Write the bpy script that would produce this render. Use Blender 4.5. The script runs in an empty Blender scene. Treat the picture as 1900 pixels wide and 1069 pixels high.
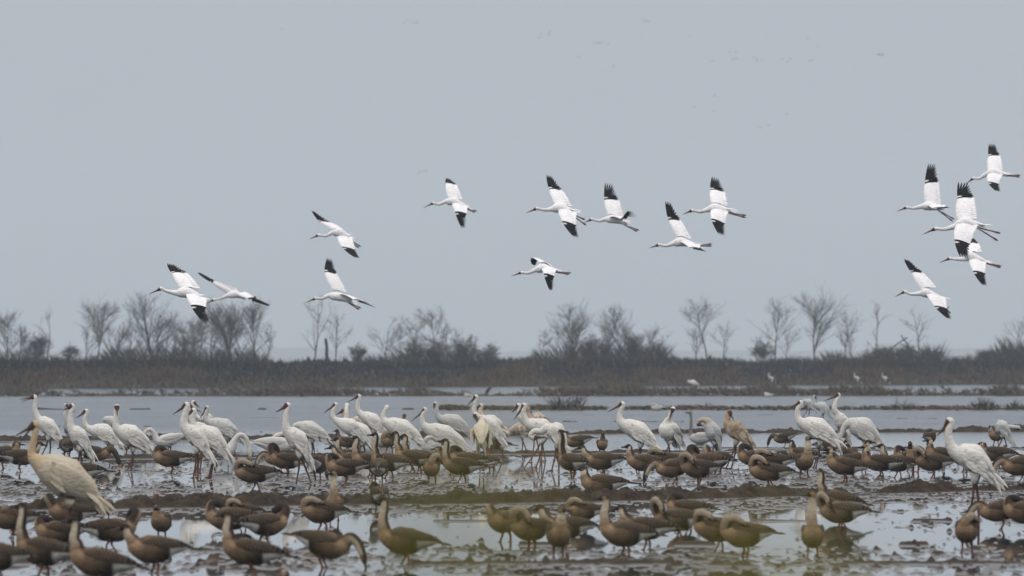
import bpy, math, random
import numpy as np
from mathutils import Vector, Matrix
random.seed(7)
RNG = np.random.default_rng(11)
R = math.radians
scene = bpy.context.scene
COL = scene.collection

# ------------------------------------------------------------------ camera
FPX = 1900 * 300 / 36.0          # focal length in photo pixels
HCAM = 2.05                      # camera height over the water
YH = 672.0                       # photo row of the horizon
CXP, CYP = 950.0, 534.5
cam_data = bpy.data.cameras.new('camera')
cam_data.lens = 300
cam_data.sensor_width = 36
cam_data.clip_start = 0.2
cam_data.clip_end = 30000
cam_data.dof.use_dof = True
cam_data.dof.focus_distance = 158
cam_data.dof.aperture_fstop = 5.3
cam = bpy.data.objects.new('camera', cam_data)
cam.location = (0, 0, HCAM)
cam.rotation_euler = (R(90) + math.atan((YH - CYP) / FPX), 0, 0)
COL.objects.link(cam)
scene.camera = cam

# ------------------------------------------------------------------ overcast sky
world = bpy.data.worlds.new('World')
scene.world = world
world.use_nodes = True
nt = world.node_tree
nt.nodes.clear()
out = nt.nodes.new('ShaderNodeOutputWorld')
bg = nt.nodes.new('ShaderNodeBackground')
bg.inputs['Strength'].default_value = 0.1
sky = nt.nodes.new('ShaderNodeTexSky')
sky.sky_type = 'NISHITA'
sky.sun_disc = False
sky.sun_elevation = R(52)
sky.sun_rotation = R(205)
sky.dust_density = 4
sky.air_density = 1.5
hsv = nt.nodes.new('ShaderNodeHueSaturation')
hsv.inputs['Saturation'].default_value = 0.35
hsv.inputs['Value'].default_value = 1.0
tc = nt.nodes.new('ShaderNodeTexCoord')
sep = nt.nodes.new('ShaderNodeSeparateXYZ')
ramp = nt.nodes.new('ShaderNodeValToRGB')
SKYV = 6.0
cr = ramp.color_ramp
cr.interpolation = 'LINEAR'
def stop(pos, c):
    e = cr.elements.new(pos); e.color = (*c, 1)
cr.elements[0].position = 0.0
cr.elements[0].color = (0.63, 0.72, 0.79, 1)
cr.elements[1].position = 1.0
cr.elements[1].color = (3.3, 3.35, 3.45, 1)
stop(0.02, (0.76, 0.825, 0.895))
stop(0.042, (0.96, 0.985, 1.08))
stop(0.12, (1.08, 1.12, 1.21))
stop(0.5, (2.25, 2.29, 2.38))
scale = nt.nodes.new('ShaderNodeVectorMath'); scale.operation = 'SCALE'
scale.inputs['Scale'].default_value = SKYV
cloud = nt.nodes.new('ShaderNodeTexNoise')
cloud.inputs['Scale'].default_value = 15.0
cloud.inputs['Detail'].default_value = 4.0
cmap = nt.nodes.new('ShaderNodeMapRange')
cmap.inputs['To Min'].default_value = 0.94
cmap.inputs['To Max'].default_value = 1.06
cscale = nt.nodes.new('ShaderNodeVectorMath'); cscale.operation = 'SCALE'
mix = nt.nodes.new('ShaderNodeMix'); mix.data_type = 'RGBA'
mix.inputs['Factor'].default_value = 0.92
L = nt.links.new
L(sky.outputs[0], hsv.inputs['Color'])
L(tc.outputs['Generated'], sep.inputs[0])
L(tc.outputs['Generated'], cloud.inputs['Vector'])
L(sep.outputs['Z'], ramp.inputs['Fac'])
L(ramp.outputs['Color'], scale.inputs[0])
L(cloud.outputs['Fac'], cmap.inputs['Value'])
L(scale.outputs[0], cscale.inputs[0])
L(cmap.outputs[0], cscale.inputs['Scale'])
L(hsv.outputs['Color'], mix.inputs['A'])
L(cscale.outputs[0], mix.inputs['B'])
L(mix.outputs['Result'], bg.inputs['Color'])
L(bg.outputs[0], out.inputs['Surface'])

sun_d = bpy.data.lights.new('sun', 'SUN')
sun_d.energy = 0.7
sun_d.angle = R(24)
sun_d.color = (1.0, 0.96, 0.9)
sun = bpy.data.objects.new('sun', sun_d)
_az = R(205)
_sd = Vector((math.sin(_az) * math.cos(R(52)), math.cos(_az) * math.cos(R(52)), math.sin(R(52))))
sun.rotation_euler = _sd.to_track_quat('Z', 'Y').to_euler()
sun.location = (0, -20, 60)
COL.objects.link(sun)

vs = scene.view_settings
scene.display_settings.display_device = 'sRGB'
vs.view_transform = 'Standard'
vs.look = 'None'
vs.exposure = -0.3
vs.gamma = 1
vs.use_curve_mapping = False
scene.render.engine = 'CYCLES'
scene.cycles.max_bounces = 6
scene.cycles.diffuse_bounces = 2
scene.cycles.glossy_bounces = 3
scene.cycles.transmission_bounces = 2
scene.cycles.volume_bounces = 2
scene.cycles.use_denoising = True
scene.cycles.sample_clamp_indirect = 4

# ------------------------------------------------------------------ helpers
def link(ob, parent=None):
    COL.objects.link(ob)
    if parent is not None:
        ob.parent = parent
    return ob

def tag(o, label=None, cat=None, group=None, kind=None):
    if label: o['label'] = label
    if cat: o['category'] = cat
    if group: o['group'] = group
    if kind: o['kind'] = kind
    return o

def empty(name, loc):
    e = bpy.data.objects.new(name, None)
    e.empty_display_size = 0.1
    e.location = loc
    return link(e)

class MB:
    """collects vertices, faces and a colour per vertex into one mesh"""
    def __init__(self):
        self.v, self.f, self.c = [], [], []
    def add(self, verts, faces, cols):
        o = len(self.v)
        self.v += [tuple(p) for p in verts]
        self.f += [tuple(i + o for i in f) for f in faces]
        self.c += [tuple(c) for c in cols]
        return o
    def build(self, name, mat, parent=None, origin=None, smooth=True):
        me = bpy.data.meshes.new(name)
        v = self.v
        if origin is not None:
            ox, oy, oz = origin
            v = [(a - ox, b - oy, c - oz) for a, b, c in v]
        me.from_pydata(v, [], self.f)
        at = me.color_attributes.new('Col', 'FLOAT_COLOR', 'POINT')
        arr = np.ones((len(self.c), 4), dtype=np.float32)
        arr[:, :3] = np.array(self.c, dtype=np.float32)[:, :3]
        at.data.foreach_set('color', arr.ravel())
        if smooth:
            me.polygons.foreach_set('use_smooth', [True] * len(me.polygons))
        me.materials.append(mat)
        me.update()
        return link(bpy.data.objects.new(name, me), parent)

def material(name, rough=0.8, spec=0.2, noise=None, bump=None, base=None, var=0.25, sheen=0.0):
    """procedural surface: colour attribute (or base) broken up by noise, with fine relief"""
    m = bpy.data.materials.new(name)
    m.use_nodes = True
    n = m.node_tree.nodes; l = m.node_tree.links
    b = n['Principled BSDF']
    b.inputs['Roughness'].default_value = rough
    b.inputs['Specular IOR Level'].default_value = spec
    if sheen: b.inputs['Sheen Weight'].default_value = sheen
    if base is None:
        at = n.new('ShaderNodeVertexColor'); at.layer_name = 'Col'
        src = at.outputs['Color']
    else:
        rgb = n.new('ShaderNodeRGB'); rgb.outputs[0].default_value = (*base, 1)
        src = rgb.outputs[0]
    co = n.new('ShaderNodeTexCoord')
    if noise:
        mp = n.new('ShaderNodeMapping')
        mp.inputs['Scale'].default_value = noise if isinstance(noise, tuple) else (noise,) * 3
        l.new(co.outputs['Object'], mp.inputs['Vector'])
        nz = n.new('ShaderNodeTexNoise'); nz.inputs['Scale'].default_value = 1.0
        nz.inputs['Detail'].default_value = 4.0
        l.new(mp.outputs[0], nz.inputs['Vector'])
        mr = n.new('ShaderNodeMapRange')
        mr.inputs['From Min'].default_value = 0.25; mr.inputs['From Max'].default_value = 0.75
        mr.inputs['To Min'].default_value = 1 - var; mr.inputs['To Max'].default_value = 1 + var * 0.6
        l.new(nz.outputs['Fac'], mr.inputs['Value'])
        sc = n.new('ShaderNodeVectorMath'); sc.operation = 'SCALE'
        l.new(src, sc.inputs[0]); l.new(mr.outputs[0], sc.inputs['Scale'])
        src = sc.outputs[0]
        if bump:
            bp = n.new('ShaderNodeBump')
            bp.inputs['Strength'].default_value = bump[0]
            bp.inputs['Distance'].default_value = bump[1]
            l.new(nz.outputs['Fac'], bp.inputs['Height'])
            l.new(bp.outputs[0], b.inputs['Normal'])
    l.new(src, b.inputs['Base Color'])
    return m

M_PLUME = material('plumage', 0.85, 0.15, (14, 14, 30), (0.6, 0.03), var=0.16)
M_GOOSE = material('goose_plumage', 0.85, 0.12, (22, 22, 40), (0.5, 0.02), var=0.3)
M_HORN = material('horn', 0.45, 0.3, 30, None, var=0.2)
M_BARK = material('bark', 0.9, 0.1, 3, (0.4, 0.02), var=0.35)
M_SCRUB = material('scrub', 0.9, 0.1, 1.2, None, var=0.35)
M_LEAF = material('leaf', 0.6, 0.3, 20, None, var=0.2)

def px_dir(px, py):
    return (px - CXP) / FPX, (YH - py) / FPX       # per metre of depth
def at_depth(px, py, d):
    a, b = px_dir(px, py)
    return Vector((a * d, d, HCAM + b * d))

# value noise on numpy arrays
def _hash(ix, iy, seed):
    h = (ix * 374761393 + iy * 668265263 + seed * 974634777) & 0xFFFFFFFF
    h = ((h ^ (h >> 13)) * 1274126177) & 0xFFFFFFFF
    return ((h ^ (h >> 16)) & 0xFFFF) / 65535.0
def vnoise(x, y, seed=0):
    xf = np.floor(x); yf = np.floor(y)
    ix = xf.astype(np.int64); iy = yf.astype(np.int64)
    u = x - xf; v = y - yf
    u = u * u * (3 - 2 * u); v = v * v * (3 - 2 * v)
    a = _hash(ix, iy, seed); b = _hash(ix + 1, iy, seed)
    c = _hash(ix, iy + 1, seed); d = _hash(ix + 1, iy + 1, seed)
    return (a * (1 - u) + b * u) * (1 - v) + (c * (1 - u) + d * u) * v - 0.5

# ------------------------------------------------------------------ the flooded field
def gd(py):
    return FPX * HCAM / (py - YH)
# mud banks: photo px -> photo row of the bank's line, height, half depth (m)
BANKS = [
    ([-400, 0, 500, 900, 1100, 1500, 1900, 2300], [821, 819, 816, 811, 806, 804, 802, 801], 0.15, 1.6, 1),
    ([-400, 0, 300, 620, 900, 1200, 1500, 1900, 2300], [856, 854, 851, 847, 843, 841, 834, 833, 832], 0.075, 0.9, 2),
    ([-400, 0, 340, 660, 950, 1200, 1500, 1640, 1900, 2300], [952, 947, 942, 937, 934, 929, 921, 916, 910, 902], 0.17, 0.8, 3),
    ([-400, 0, 900, 1900, 2300], [736, 735.5, 735, 734.5, 734], 0.27, 5.0, 4),
]
# thin strips: row, x ranges, height, half depth
STRIPS = [
    (760.5, [(60, 122), (236, 284), (474, 499), (742, 772), (818, 870), (885, 1125), (1160, 1520), (1530, 2400)], 0.08, 3.0),
    (775.5, [(320, 330), (356, 625), (700, 720)], 0.035, 1.6),
    (770.5, [(1022, 1108), (1395, 1440)], 0.03, 1.6),
    (783.5, [(1128, 1166), (1182, 1275), (1038, 1078)], 0.04, 1.4),
    (777.5, [(1538, 1570), (1590, 1632), (1655, 1690), (1694, 1708), (1714, 1745), (288, 312)], 0.035, 1.4),
    (792.5, [(104, 116), (262, 286), (1085, 1098)], 0.05, 1.4),
    (802.5, [(325, 334), (446, 458), (464, 474), (478, 492), (525, 531), (1440, 1490)], 0.05, 1.2),
    (832.0, [(1280, 1480), (1560, 1640), (700, 760)], 0.03, 1.2),
    (1012.0, [(1665, 1725), (1250, 1330), (960, 1060)], 0.05, 0.35),
    (1046.0, [(0, 60), (1560, 1900), (760, 1240)], 0.03, 0.5),
    (967.0, [(1690, 1765), (1410, 1500), (800, 920)], 0.02, 0.4),
]
_brow = [735, 798, 810, 822, 838, 846, 858, 872, 900, 925, 950, 960, 985, 1008, 1022, 1050, 1069, 1120]
_bval = [-.30, -.16, -.05, -.024, -.030, -.027, -.022, -.012, -.004, -.001, -.012, -.018, -.029, -.022, -.004, -.003, -.010, -.012]
def ground_h(x, y, banks=True):
    x = np.asarray(x, dtype=float); y = np.asarray(y, dtype=float)
    px = x * FPX / y + CXP
    row = YH + FPX * HCAM / y
    h = np.interp(row, _brow, _bval)
    near = np.clip((row - 800) / 40, 0.15, 1)
    h = h + near * (0.024 * vnoise(x / 1.9, y / 7.0, 1) + 0.014 * vnoise(x / .55, y / 2.6, 2))
    f1 = vnoise(x / .21, y / 1.2, 3); f2 = vnoise(x / .085, y / .7, 4); f3 = vnoise(x / .045, y / .5, 5)
    h = h + near * (0.026 * f1 + 0.034 * f2 + 0.030 * f3)
    h = h + near * 0.16 * np.maximum(0, vnoise(x / .11, y / .8, 8) + .5 * f3 - .40)          # scattered crumbs
    h = h + near * 0.30 * np.maximum(0, vnoise(x / .33, y / 1.5, 9) + .35 * f2 - .44)        # clods
    lump = 0.6 + 0.9 * (vnoise(x / .9, y / 2.4, 6) + .5)
    for xs, rows, hh, w, sd in BANKS:
        if not banks and sd < 4: continue
        yl = gd(np.interp(px, xs, rows))
        dist = (y - yl) / w + 1.1 * vnoise(x / 1.1, y / 40.0, 20 + sd)
        prof = np.exp(-(dist ** 2) ** 1.4)
        brk = 1.0
        if sd == 3:
            brk = 1 - 0.85 * np.exp(-((px - 1600) / 38) ** 2)
        rough = 0.75 + 0.7 * vnoise(x / .45, y / 1.2, 30 + sd) + 0.7 * vnoise(x / .14, y / .5, 40 + sd) + .5 * vnoise(x / .06, y / .4, 50 + sd)
        h = np.maximum(h, h * 0.3 + hh * prof * brk * lump * rough)
    for row0, segs, hh, w in STRIPS:
        yl = gd(row0)
        m = np.zeros_like(px)
        for a, b in segs:
            m = np.maximum(m, np.clip((px - a) / 6, 0, 1) * np.clip((b - px) / 6, 0, 1))
        prof = np.exp(-(((y - yl) / w) ** 2)) * m
        wob = 0.55 + 0.9 * (vnoise(x / 1.6, y / 9, int(row0)) + .5) * (0.6 + vnoise(x / .3, y / 2, 55) + .4)
        h = np.maximum(h, h + (hh * wob + .9 * np.maximum(-h, 0)) * prof)
    return h
def gh(x, y):
    return float(ground_h(np.array([x]), np.array([y]))[0])
def footing(px, py):
    """where a photo pixel of a foot meets the mud or the water: x, y, z and photo px per metre"""
    z = 0.0
    for _ in range(4):
        d = FPX * (HCAM - z) / (py - YH)
        x = (px - CXP) / FPX * d
        z = max(-0.01, gh(x, d)) * 0.9
    return x, d, z, FPX / d

def build_setting():
    # earth under everything
    me = bpy.data.meshes.new('ground')
    xs = [-1380, -300, 300, 1380]; ys = [-55, -14, 4, 60, 200, 685, 760, 3000, 9200]
    def gz(y):
        return 0.55 if -50 < y < 5 else -0.42
    vv = [(x, y, gz(y)) for y in ys for x in xs]
    ff = [(j * 4 + i, j * 4 + i + 1, j * 4 + i + 5, j * 4 + i + 4) for j in range(len(ys) - 1) for i in range(3)]
    me.from_pydata(vv, [], ff)
    me.materials.append(material('earth', 0.9, 0.1, 0.7, (0.5, 0.05), base=(0.09, 0.075, 0.055), var=0.4))
    tag(link(bpy.data.objects.new('ground', me)), kind='structure')

    # mud flat: rows denser where the lens sees them larger
    nx, ny = 1330, 640
    rows = np.concatenate([np.linspace(1125, 800, 500), np.linspace(799.5, 729, ny - 500)])
    pxs = np.linspace(-450, 2350, nx)
    d = FPX * HCAM / (rows - YH)
    Y = np.repeat(d[:, None], nx, 1)
    X = (pxs[None, :] - CXP) / FPX * Y
    Y = Y + (RNG.random(Y.shape) - .5) * np.gradient(d)[:, None] * 0.6
    Z = ground_h(X, Y, False)
    co = np.stack([X, Y, Z], -1).reshape(-1, 3).astype(np.float32)
    i = np.arange(ny - 1)[:, None] * nx + np.arange(nx - 1)[None, :]
    quads = np.stack([i, i + 1, i + nx + 1, i + nx], -1).reshape(-1, 4)
    me = bpy.data.meshes.new('mud_flat')
    me.vertices.add(len(co)); me.vertices.foreach_set('co', co.ravel())
    me.loops.add(quads.size); me.loops.foreach_set('vertex_index', quads.ravel().astype(np.int32))
    me.polygons.add(len(quads))
    me.polygons.foreach_set('loop_start', np.arange(0, quads.size, 4, dtype=np.int32))
    me.polygons.foreach_set('use_smooth', np.ones(len(quads), dtype=bool))
    me.update(calc_edges=True)
    m = bpy.data.materials.new('wet_mud'); m.use_nodes = True
    n = m.node_tree.nodes; l = m.node_tree.links; b = n['Principled BSDF']
    co_ = n.new('ShaderNodeTexCoord')
    nz = n.new('ShaderNodeTexNoise'); nz.inputs['Scale'].default_value = 5.0; nz.inputs['Detail'].default_value = 9
    nz2 = n.new('ShaderNodeTexNoise'); nz2.inputs['Scale'].default_value = 0.35; nz2.inputs['Detail'].default_value = 3
    l.new(co_.outputs['Object'], nz.inputs['Vector']); l.new(co_.outputs['Object'], nz2.inputs['Vector'])
    rp = n.new('ShaderNodeValToRGB')
    rp.color_ramp.elements[0].position = 0.3; rp.color_ramp.elements[0].color = (0.012, 0.0080, 0.0050, 1)
    rp.color_ramp.elements[1].position = 0.75; rp.color_ramp.elements[1].color = (0.070, 0.047, 0.029, 1)
    l.new(nz.outputs['Fac'], rp.inputs['Fac'])
    mx = n.new('ShaderNodeMix'); mx.data_type = 'RGBA'; mx.blend_type = 'MULTIPLY'
    mx.inputs['Factor'].default_value = 0.6
    l.new(rp.outputs['Color'], mx.inputs['A']); l.new(nz2.outputs['Color'], mx.inputs['B'])
    mx2 = n.new('ShaderNodeMix'); mx2.data_type = 'RGBA'; mx2.inputs['Factor'].default_value = 0.35
    l.new(rp.outputs['Color'], mx2.inputs['A']); l.new(mx.outputs['Result'], mx2.inputs['B'])
    l.new(mx2.outputs['Result'], b.inputs['Base Color'])
    # a film of water makes the lowest mud shine
    geo_ = n.new('ShaderNodeNewGeometry'); sp_ = n.new('ShaderNodeSeparateXYZ')
    l.new(geo_.outputs['Position'], sp_.inputs[0])
    wet = n.new('ShaderNodeMapRange')
    wet.inputs['From Min'].default_value = 0.004; wet.inputs['From Max'].default_value = 0.022
    wet.inputs['To Min'].default_value = 0.40; wet.inputs['To Max'].default_value = 0.04
    l.new(sp_.outputs['Z'], wet.inputs['Value']); l.new(wet.outputs[0], b.inputs['Specular IOR Level'])
    wr_ = n.new('ShaderNodeMapRange')
    wr_.inputs['From Min'].default_value = 0.004; wr_.inputs['From Max'].default_value = 0.022
    wr_.inputs['To Min'].default_value = 0.28; wr_.inputs['To Max'].default_value = 0.7
    l.new(sp_.outputs['Z'], wr_.inputs['Value']); l.new(wr_.outputs[0], b.inputs['Roughness'])
    bp = n.new('ShaderNodeBump'); bp.inputs['Strength'].default_value = 0.7; bp.inputs['Distance'].default_value = 0.03
    nz3 = n.new('ShaderNodeTexNoise'); nz3.inputs['Scale'].default_value = 14; nz3.inputs['Detail'].default_value = 6
    l.new(co_.outputs['Object'], nz3.inputs['Vector'])
    l.new(nz3.outputs['Fac'], bp.inputs['Height']); l.new(bp.outputs[0], b.inputs['Normal'])
    me.materials.append(m)
    tag(link(bpy.data.objects.new('mud_flat', me)), kind='structure')

    # mud banks between the flooded plots: clodded ridges
    for xs, brow, hh, w, sd in BANKS[:3]:
        nu, nv = 1440, 44
        pu = np.linspace(-450, 2350, nu)
        tv = np.linspace(-2.3, 2.8, nv)
        yl = gd(np.interp(pu, xs, brow))
        Yb = yl[:, None] + tv[None, :] * w
        Xb = (pu[:, None] - CXP) / FPX * yl[:, None] * np.ones_like(Yb)
        wob = vnoise(Xb / 1.3, Xb * 0 + sd, 60 + sd) * .5 + vnoise(Xb / .35, Xb * 0 + sd, 64 + sd) * .3
        tt = tv[None, :] + wob
        prof = 1 / (1 + np.exp(-(tt + .55) * 3.6)) / (1 + np.exp((tt - 1.1) * 3.5))
        lump = .62 + .55 * (vnoise(Xb / .9, Yb / 2.5, 66 + sd) + .5) + .35 * vnoise(Xb / 4.0, Yb / 20, 67 + sd)
        if sd == 3:
            lump = lump * (1 - .85 * np.exp(-((pu[:, None] - 1600) / 38) ** 2))
        Zb = -.10 + (hh + .10) * prof * lump
        k = np.clip(prof * 1.2, 0, 1)
        Zb = Zb + k * hh * (.75 * vnoise(Xb / .40, Yb / .40, 70 + sd) + .55 * vnoise(Xb / .16, Yb / .22, 73 + sd) + .30 * np.abs(vnoise(Xb / .10, Yb / .14, 74 + sd)) * 2 - .12 + .20 * vnoise(Xb / .045, Yb / .07, 78 + sd))
        cb = np.stack([Xb, Yb + .06 * vnoise(Xb / .1, Yb / .1, 79), Zb], -1).reshape(-1, 3).astype(np.float32)
        ib = np.arange(nu - 1)[:, None] * nv + np.arange(nv - 1)[None, :]
        qb = np.stack([ib, ib + nv, ib + nv + 1, ib + 1], -1).reshape(-1, 4)
        mb = bpy.data.meshes.new('mud_bank')
        mb.vertices.add(len(cb)); mb.vertices.foreach_set('co', cb.ravel())
        mb.loops.add(qb.size); mb.loops.foreach_set('vertex_index', qb.ravel().astype(np.int32))
        mb.polygons.add(len(qb)); mb.polygons.foreach_set('loop_start', np.arange(0, qb.size, 4, dtype=np.int32))
        mb.update(calc_edges=True)
        mb.materials.append(m)
        tag(link(bpy.data.objects.new('mud_bank', mb)), kind='structure')

    # water sheet, calm and shallow near, ruffled by the wind farther out
    me = bpy.data.meshes.new('water')
    me.from_pydata([(-420, 45, 0), (420, 45, 0), (420, 1250, 0), (-420, 1250, 0)], [], [(0, 1, 2, 3)])
    m = bpy.data.materials.new('shallow_water'); m.use_nodes = True
    n = m.node_tree.nodes; l = m.node_tree.links; b = n['Principled BSDF']
    b.inputs['IOR'].default_value = 1.33
    b.inputs['Base Color'].default_value = (0.045, 0.060, 0.072, 1)
    geo = n.new('ShaderNodeNewGeometry'); sp = n.new('ShaderNodeSeparateXYZ')
    l.new(geo.outputs['Position'], sp.inputs[0])
    wind = n.new('ShaderNodeMapRange')               # 0 near .. 1 far
    wind.inputs['From Min'].default_value = 195; wind.inputs['From Max'].default_value = 262
    l.new(sp.outputs['Y'], wind.inputs['Value'])
    rr = n.new('ShaderNodeMapRange')
    rr.inputs['To Min'].default_value = 0.02; rr.inputs['To Max'].default_value = 0.16
    l.new(wind.outputs[0], rr.inputs['Value']); l.new(rr.outputs[0], b.inputs['Roughness'])
    ss = n.new('ShaderNodeMapRange')
    ss.inputs['To Min'].default_value = 0.26; ss.inputs['To Max'].default_value = 0.03
    l.new(wind.outputs[0], ss.inputs['Value']); l.new(ss.outputs[0], b.inputs['Specular IOR Level'])
    mp = n.new('ShaderNodeMapping'); mp.inputs['Scale'].default_value = (2.2, 0.8, 1)
    l.new(geo.outputs['Position'], mp.inputs['Vector'])
    w1 = n.new('ShaderNodeTexNoise'); w1.inputs['Scale'].default_value = 1.0; w1.inputs['Detail'].default_value = 5
    l.new(mp.outputs[0], w1.inputs['Vector'])
    mp2 = n.new('ShaderNodeMapping'); mp2.inputs['Scale'].default_value = (0.16, 0.035, 1)
    l.new(geo.outputs['Position'], mp2.inputs['Vector'])
    w2 = n.new('ShaderNodeTexNoise'); w2.inputs['Scale'].default_value = 1.0; w2.inputs['Detail'].default_value = 6
    l.new(mp2.outputs[0], w2.inputs['Vector'])
    gust = n.new('ShaderNodeMapRange')
    gust.inputs['From Min'].default_value = 0.3; gust.inputs['From Max'].default_value = 0.7
    gust.inputs['To Min'].default_value = 0.35; gust.inputs['To Max'].default_value = 1.5
    l.new(w2.outputs['Fac'], gust.inputs['Value'])
    bs = n.new('ShaderNodeMapRange')
    bs.inputs['To Min'].default_value = 0.0012; bs.inputs['To Max'].default_value = 0.22
    l.new(wind.outputs[0], bs.inputs['Value'])
    ml = n.new('ShaderNodeMath'); ml.operation = 'MULTIPLY'
    mg = n.new('ShaderNodeMath'); mg.operation = 'MULTIPLY'
    l.new(bs.outputs[0], mg.inputs[0]); l.new(gust.outputs[0], mg.inputs[1])
    l.new(w1.outputs['Fac'], ml.inputs[0]); l.new(mg.outputs[0], ml.inputs[1])
    bp = n.new('ShaderNodeBump'); bp.inputs['Strength'].default_value = 1.0; bp.inputs['Distance'].default_value = 1.0
    l.new(ml.outputs[0], bp.inputs['Height']); l.new(bp.outputs[0], b.inputs['Normal'])
    me.materials.append(m)
    tag(link(bpy.data.objects.new('water', me)), kind='structure')

# ------------------------------------------------------------------ far bank: embankment, scrub, trees
def emb_d(x):
    """distance of the crest: the bank runs obliquely away to one side"""
    return 722.0 + 1.5 * x
def emb_px(px):
    return 722.0 / (1 - 1.5 * (px - CXP) / FPX)
def emb_profile(t, x):
    """t 0 at the foot .. 1 on the crest"""
    top = 2.10 + 0.09 * math.sin(x / 7.0) + 0.07 * math.sin(x / 2.3 + 1) + .05 * math.sin(x / .9)
    return emb_d(x) - 9 + 11 * t, -0.25 + (top + 0.25) * (t ** 0.85)
def build_far_bank():
    b = MB()
    N = 160; K = 9
    xs = np.linspace(-230, 230, N)
    for x in xs:
        for k in range(K + 3):
            if k <= K:
                y, z = emb_profile(k / K, x)
                z += 0.08 * random.uniform(-1, 1)
            elif k == K + 1:
                y, z = emb_d(x) + 8, emb_profile(1, x)[1] + .02
            else:
                y, z = emb_d(x) + 20, -0.6
            b.v.append((x, y, z)); b.c.append((0.045, 0.041, 0.034))
    W = K + 3
    for i in range(N - 1):
        for k in range(W - 1):
            b.f.append((i * W + k, (i + 1) * W + k, (i + 1) * W + k + 1, i * W + k + 1))
    tag(b.build('embankment', M_SCRUB), kind='structure')
    # dead grass, reed and scrub on its face
    g = MB()
    for _ in range(15000):
        x = random.uniform(-52, 52)
        t = random.random() ** 1.1
        y, z = emb_profile(t, x)
        n1 = float(vnoise(np.array([x / 4.5]), np.array([t * 2.2]), 71)[0]) + .6 * float(vnoise(np.array([x / 1.4]), np.array([t * 5]), 72)[0])
        if t > .50 + n1 * .75:
            c = random.choice([(.024, .030, .029), (.032, .036, .033)]); h = random.uniform(.25, .6)
        elif t > .16 + n1 * .3:
            c = random.choice([(.115, .070, .043), (.080, .055, .037), (.155, .088, .048)]); h = random.uniform(.3, .8)
        else:
            c = random.choice([(.17, .122, .068), (.14, .098, .058), (.10, .085, .046)]); h = random.uniform(.25, .5)
        f = random.uniform(.5, .95); c = tuple(q * f for q in c)
        w = random.uniform(.05, .16); l = random.uniform(-.25, .25)
        a = random.uniform(0, math.pi)
        dx, dy = math.cos(a) * w, math.sin(a) * w
        g.add([(x - dx, y - dy, z - .05), (x + dx, y + dy, z - .05), (x + dx * .4 + l * .6, y, z + h * .6), (x + l, y + random.uniform(-.2, .2), z + h)],
              [(0, 1, 2), (0, 2, 3)], [c] * 4)
    tag(g.build('dry_grass', M_SCRUB, smooth=False), kind='stuff')
    # twig tangle along the crest
    u = MB()
    for _ in range(18000):
        x = random.uniform(-50, 50)
        dens = float(vnoise(np.array([x / 5.0]), np.array([1.0]), 80)[0]) + .5
        px = CXP + x * FPX / emb_d(x)
        boost = 1.0
        if 1640 < px < 1740 or 1850 < px: boost = .9
        if 520 < px < 600 or 950 < px < 985 or 1250 < px < 1270: boost = .3
        cl = float(vnoise(np.array([x / 1.7]), np.array([4.0]), 81)[0]) + .5
        prof = float(np.interp(px, [-200, 0, 130, 180, 480, 520, 650, 680, 780, 900, 935, 975, 1000, 1100, 1235, 1260, 1400, 1440, 1590, 1640, 1735, 1760, 1790, 1830, 1900, 2100],
                               [22, 18, 14, 24, 24, 7, 7, 24, 36, 24, 8, 8, 26, 24, 26, 7, 9, 16, 16, 30, 28, 8, 9, 20, 34, 26]))
        h = (random.random() ** 1.3) * prof / 19 * (.35 + .9 * dens + .8 * cl)
        y = emb_d(x) + random.uniform(-1.5, 5)
        z = emb_profile(1, x)[1] - .1
        l = random.uniform(-1, 1) * h * .8
        w = random.uniform(.006, .016)
        c = random.choice([(.055, .048, .042), (.07, .055, .045), (.045, .045, .04)])
        u.add([(x - w, y, z), (x + w, y, z), (x + l + w * .3, y, z + h), (x + l * .6 - w, y + .05, z + h * .55)], [(0, 1, 2), (0, 2, 3)], [c] * 4)
    tag(u.build('undergrowth', M_SCRUB, smooth=False), kind='stuff')
    # grassy low dike in the water and the strip of grass nearer
    s = MB()
    def tuft(x, y, z, h, w, cols, n=7, spread=.25):
        for _ in range(n):
            a = random.uniform(0, 6.28); l = random.uniform(.2, 1) * spread
            bw = random.uniform(.006, .018) * w
            hh = h * random.uniform(.5, 1.1)
            ex, ey = x + math.cos(a) * l, y + math.sin(a) * l
            c = random.choice(cols)
            s.add([(x - bw, y, z - .03), (x + bw, y, z - .03), (ex + bw * .5, ey, z + hh * .7), (ex + math.cos(a) * .1, ey, z + hh)],
                  [(0, 1, 2), (0, 2, 3)], [c] * 4)
    straw = [(.15, .12, .08), (.11, .09, .06), (.085, .07, .05), (.13, .10, .065)]
    for _ in range(3600):
        px = random.uniform(-150, 2050)
        yl = gd(float(np.interp(px, *BANKS[3][:2])))
        y = yl + random.gauss(0, 2.6)
        x = (px - CXP) / FPX * y
        dens = float(vnoise(np.array([px / 60]), np.array([2.0]), 90)[0]) + .5 + (0.35 if 1000 < px < 1520 or px > 1850 else 0) - (0.2 if px < 350 or 800 < px < 960 else 0)
        if random.random() > dens: continue
        tuft(x, y, max(0, gh(x, y)), random.uniform(.12, .38) * (0.5 + dens), 2.6, straw, 6, .3)
    d2 = gd(760.5)
    for _ in range(1500):
        seg = random.choice(STRIPS[0][1][4:] + STRIPS[0][1][5:] * 2)
        px = random.uniform(*seg)
        y = d2 + random.gauss(0, 2.0); x = (px - CXP) / FPX * y
        tuft(x, y, max(0, gh(x, y)), random.uniform(.05, .17) * (1.6 if px > 1780 else 1), 1.6, straw, 5, .2)
    tag(s.build('marsh_grass', M_SCRUB, smooth=False), kind='stuff')
    # far wooded rise, faded by the haze
    hb = MB()
    D = 8300.0; n = 240
    xs = np.linspace(-640, 640, n)
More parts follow.
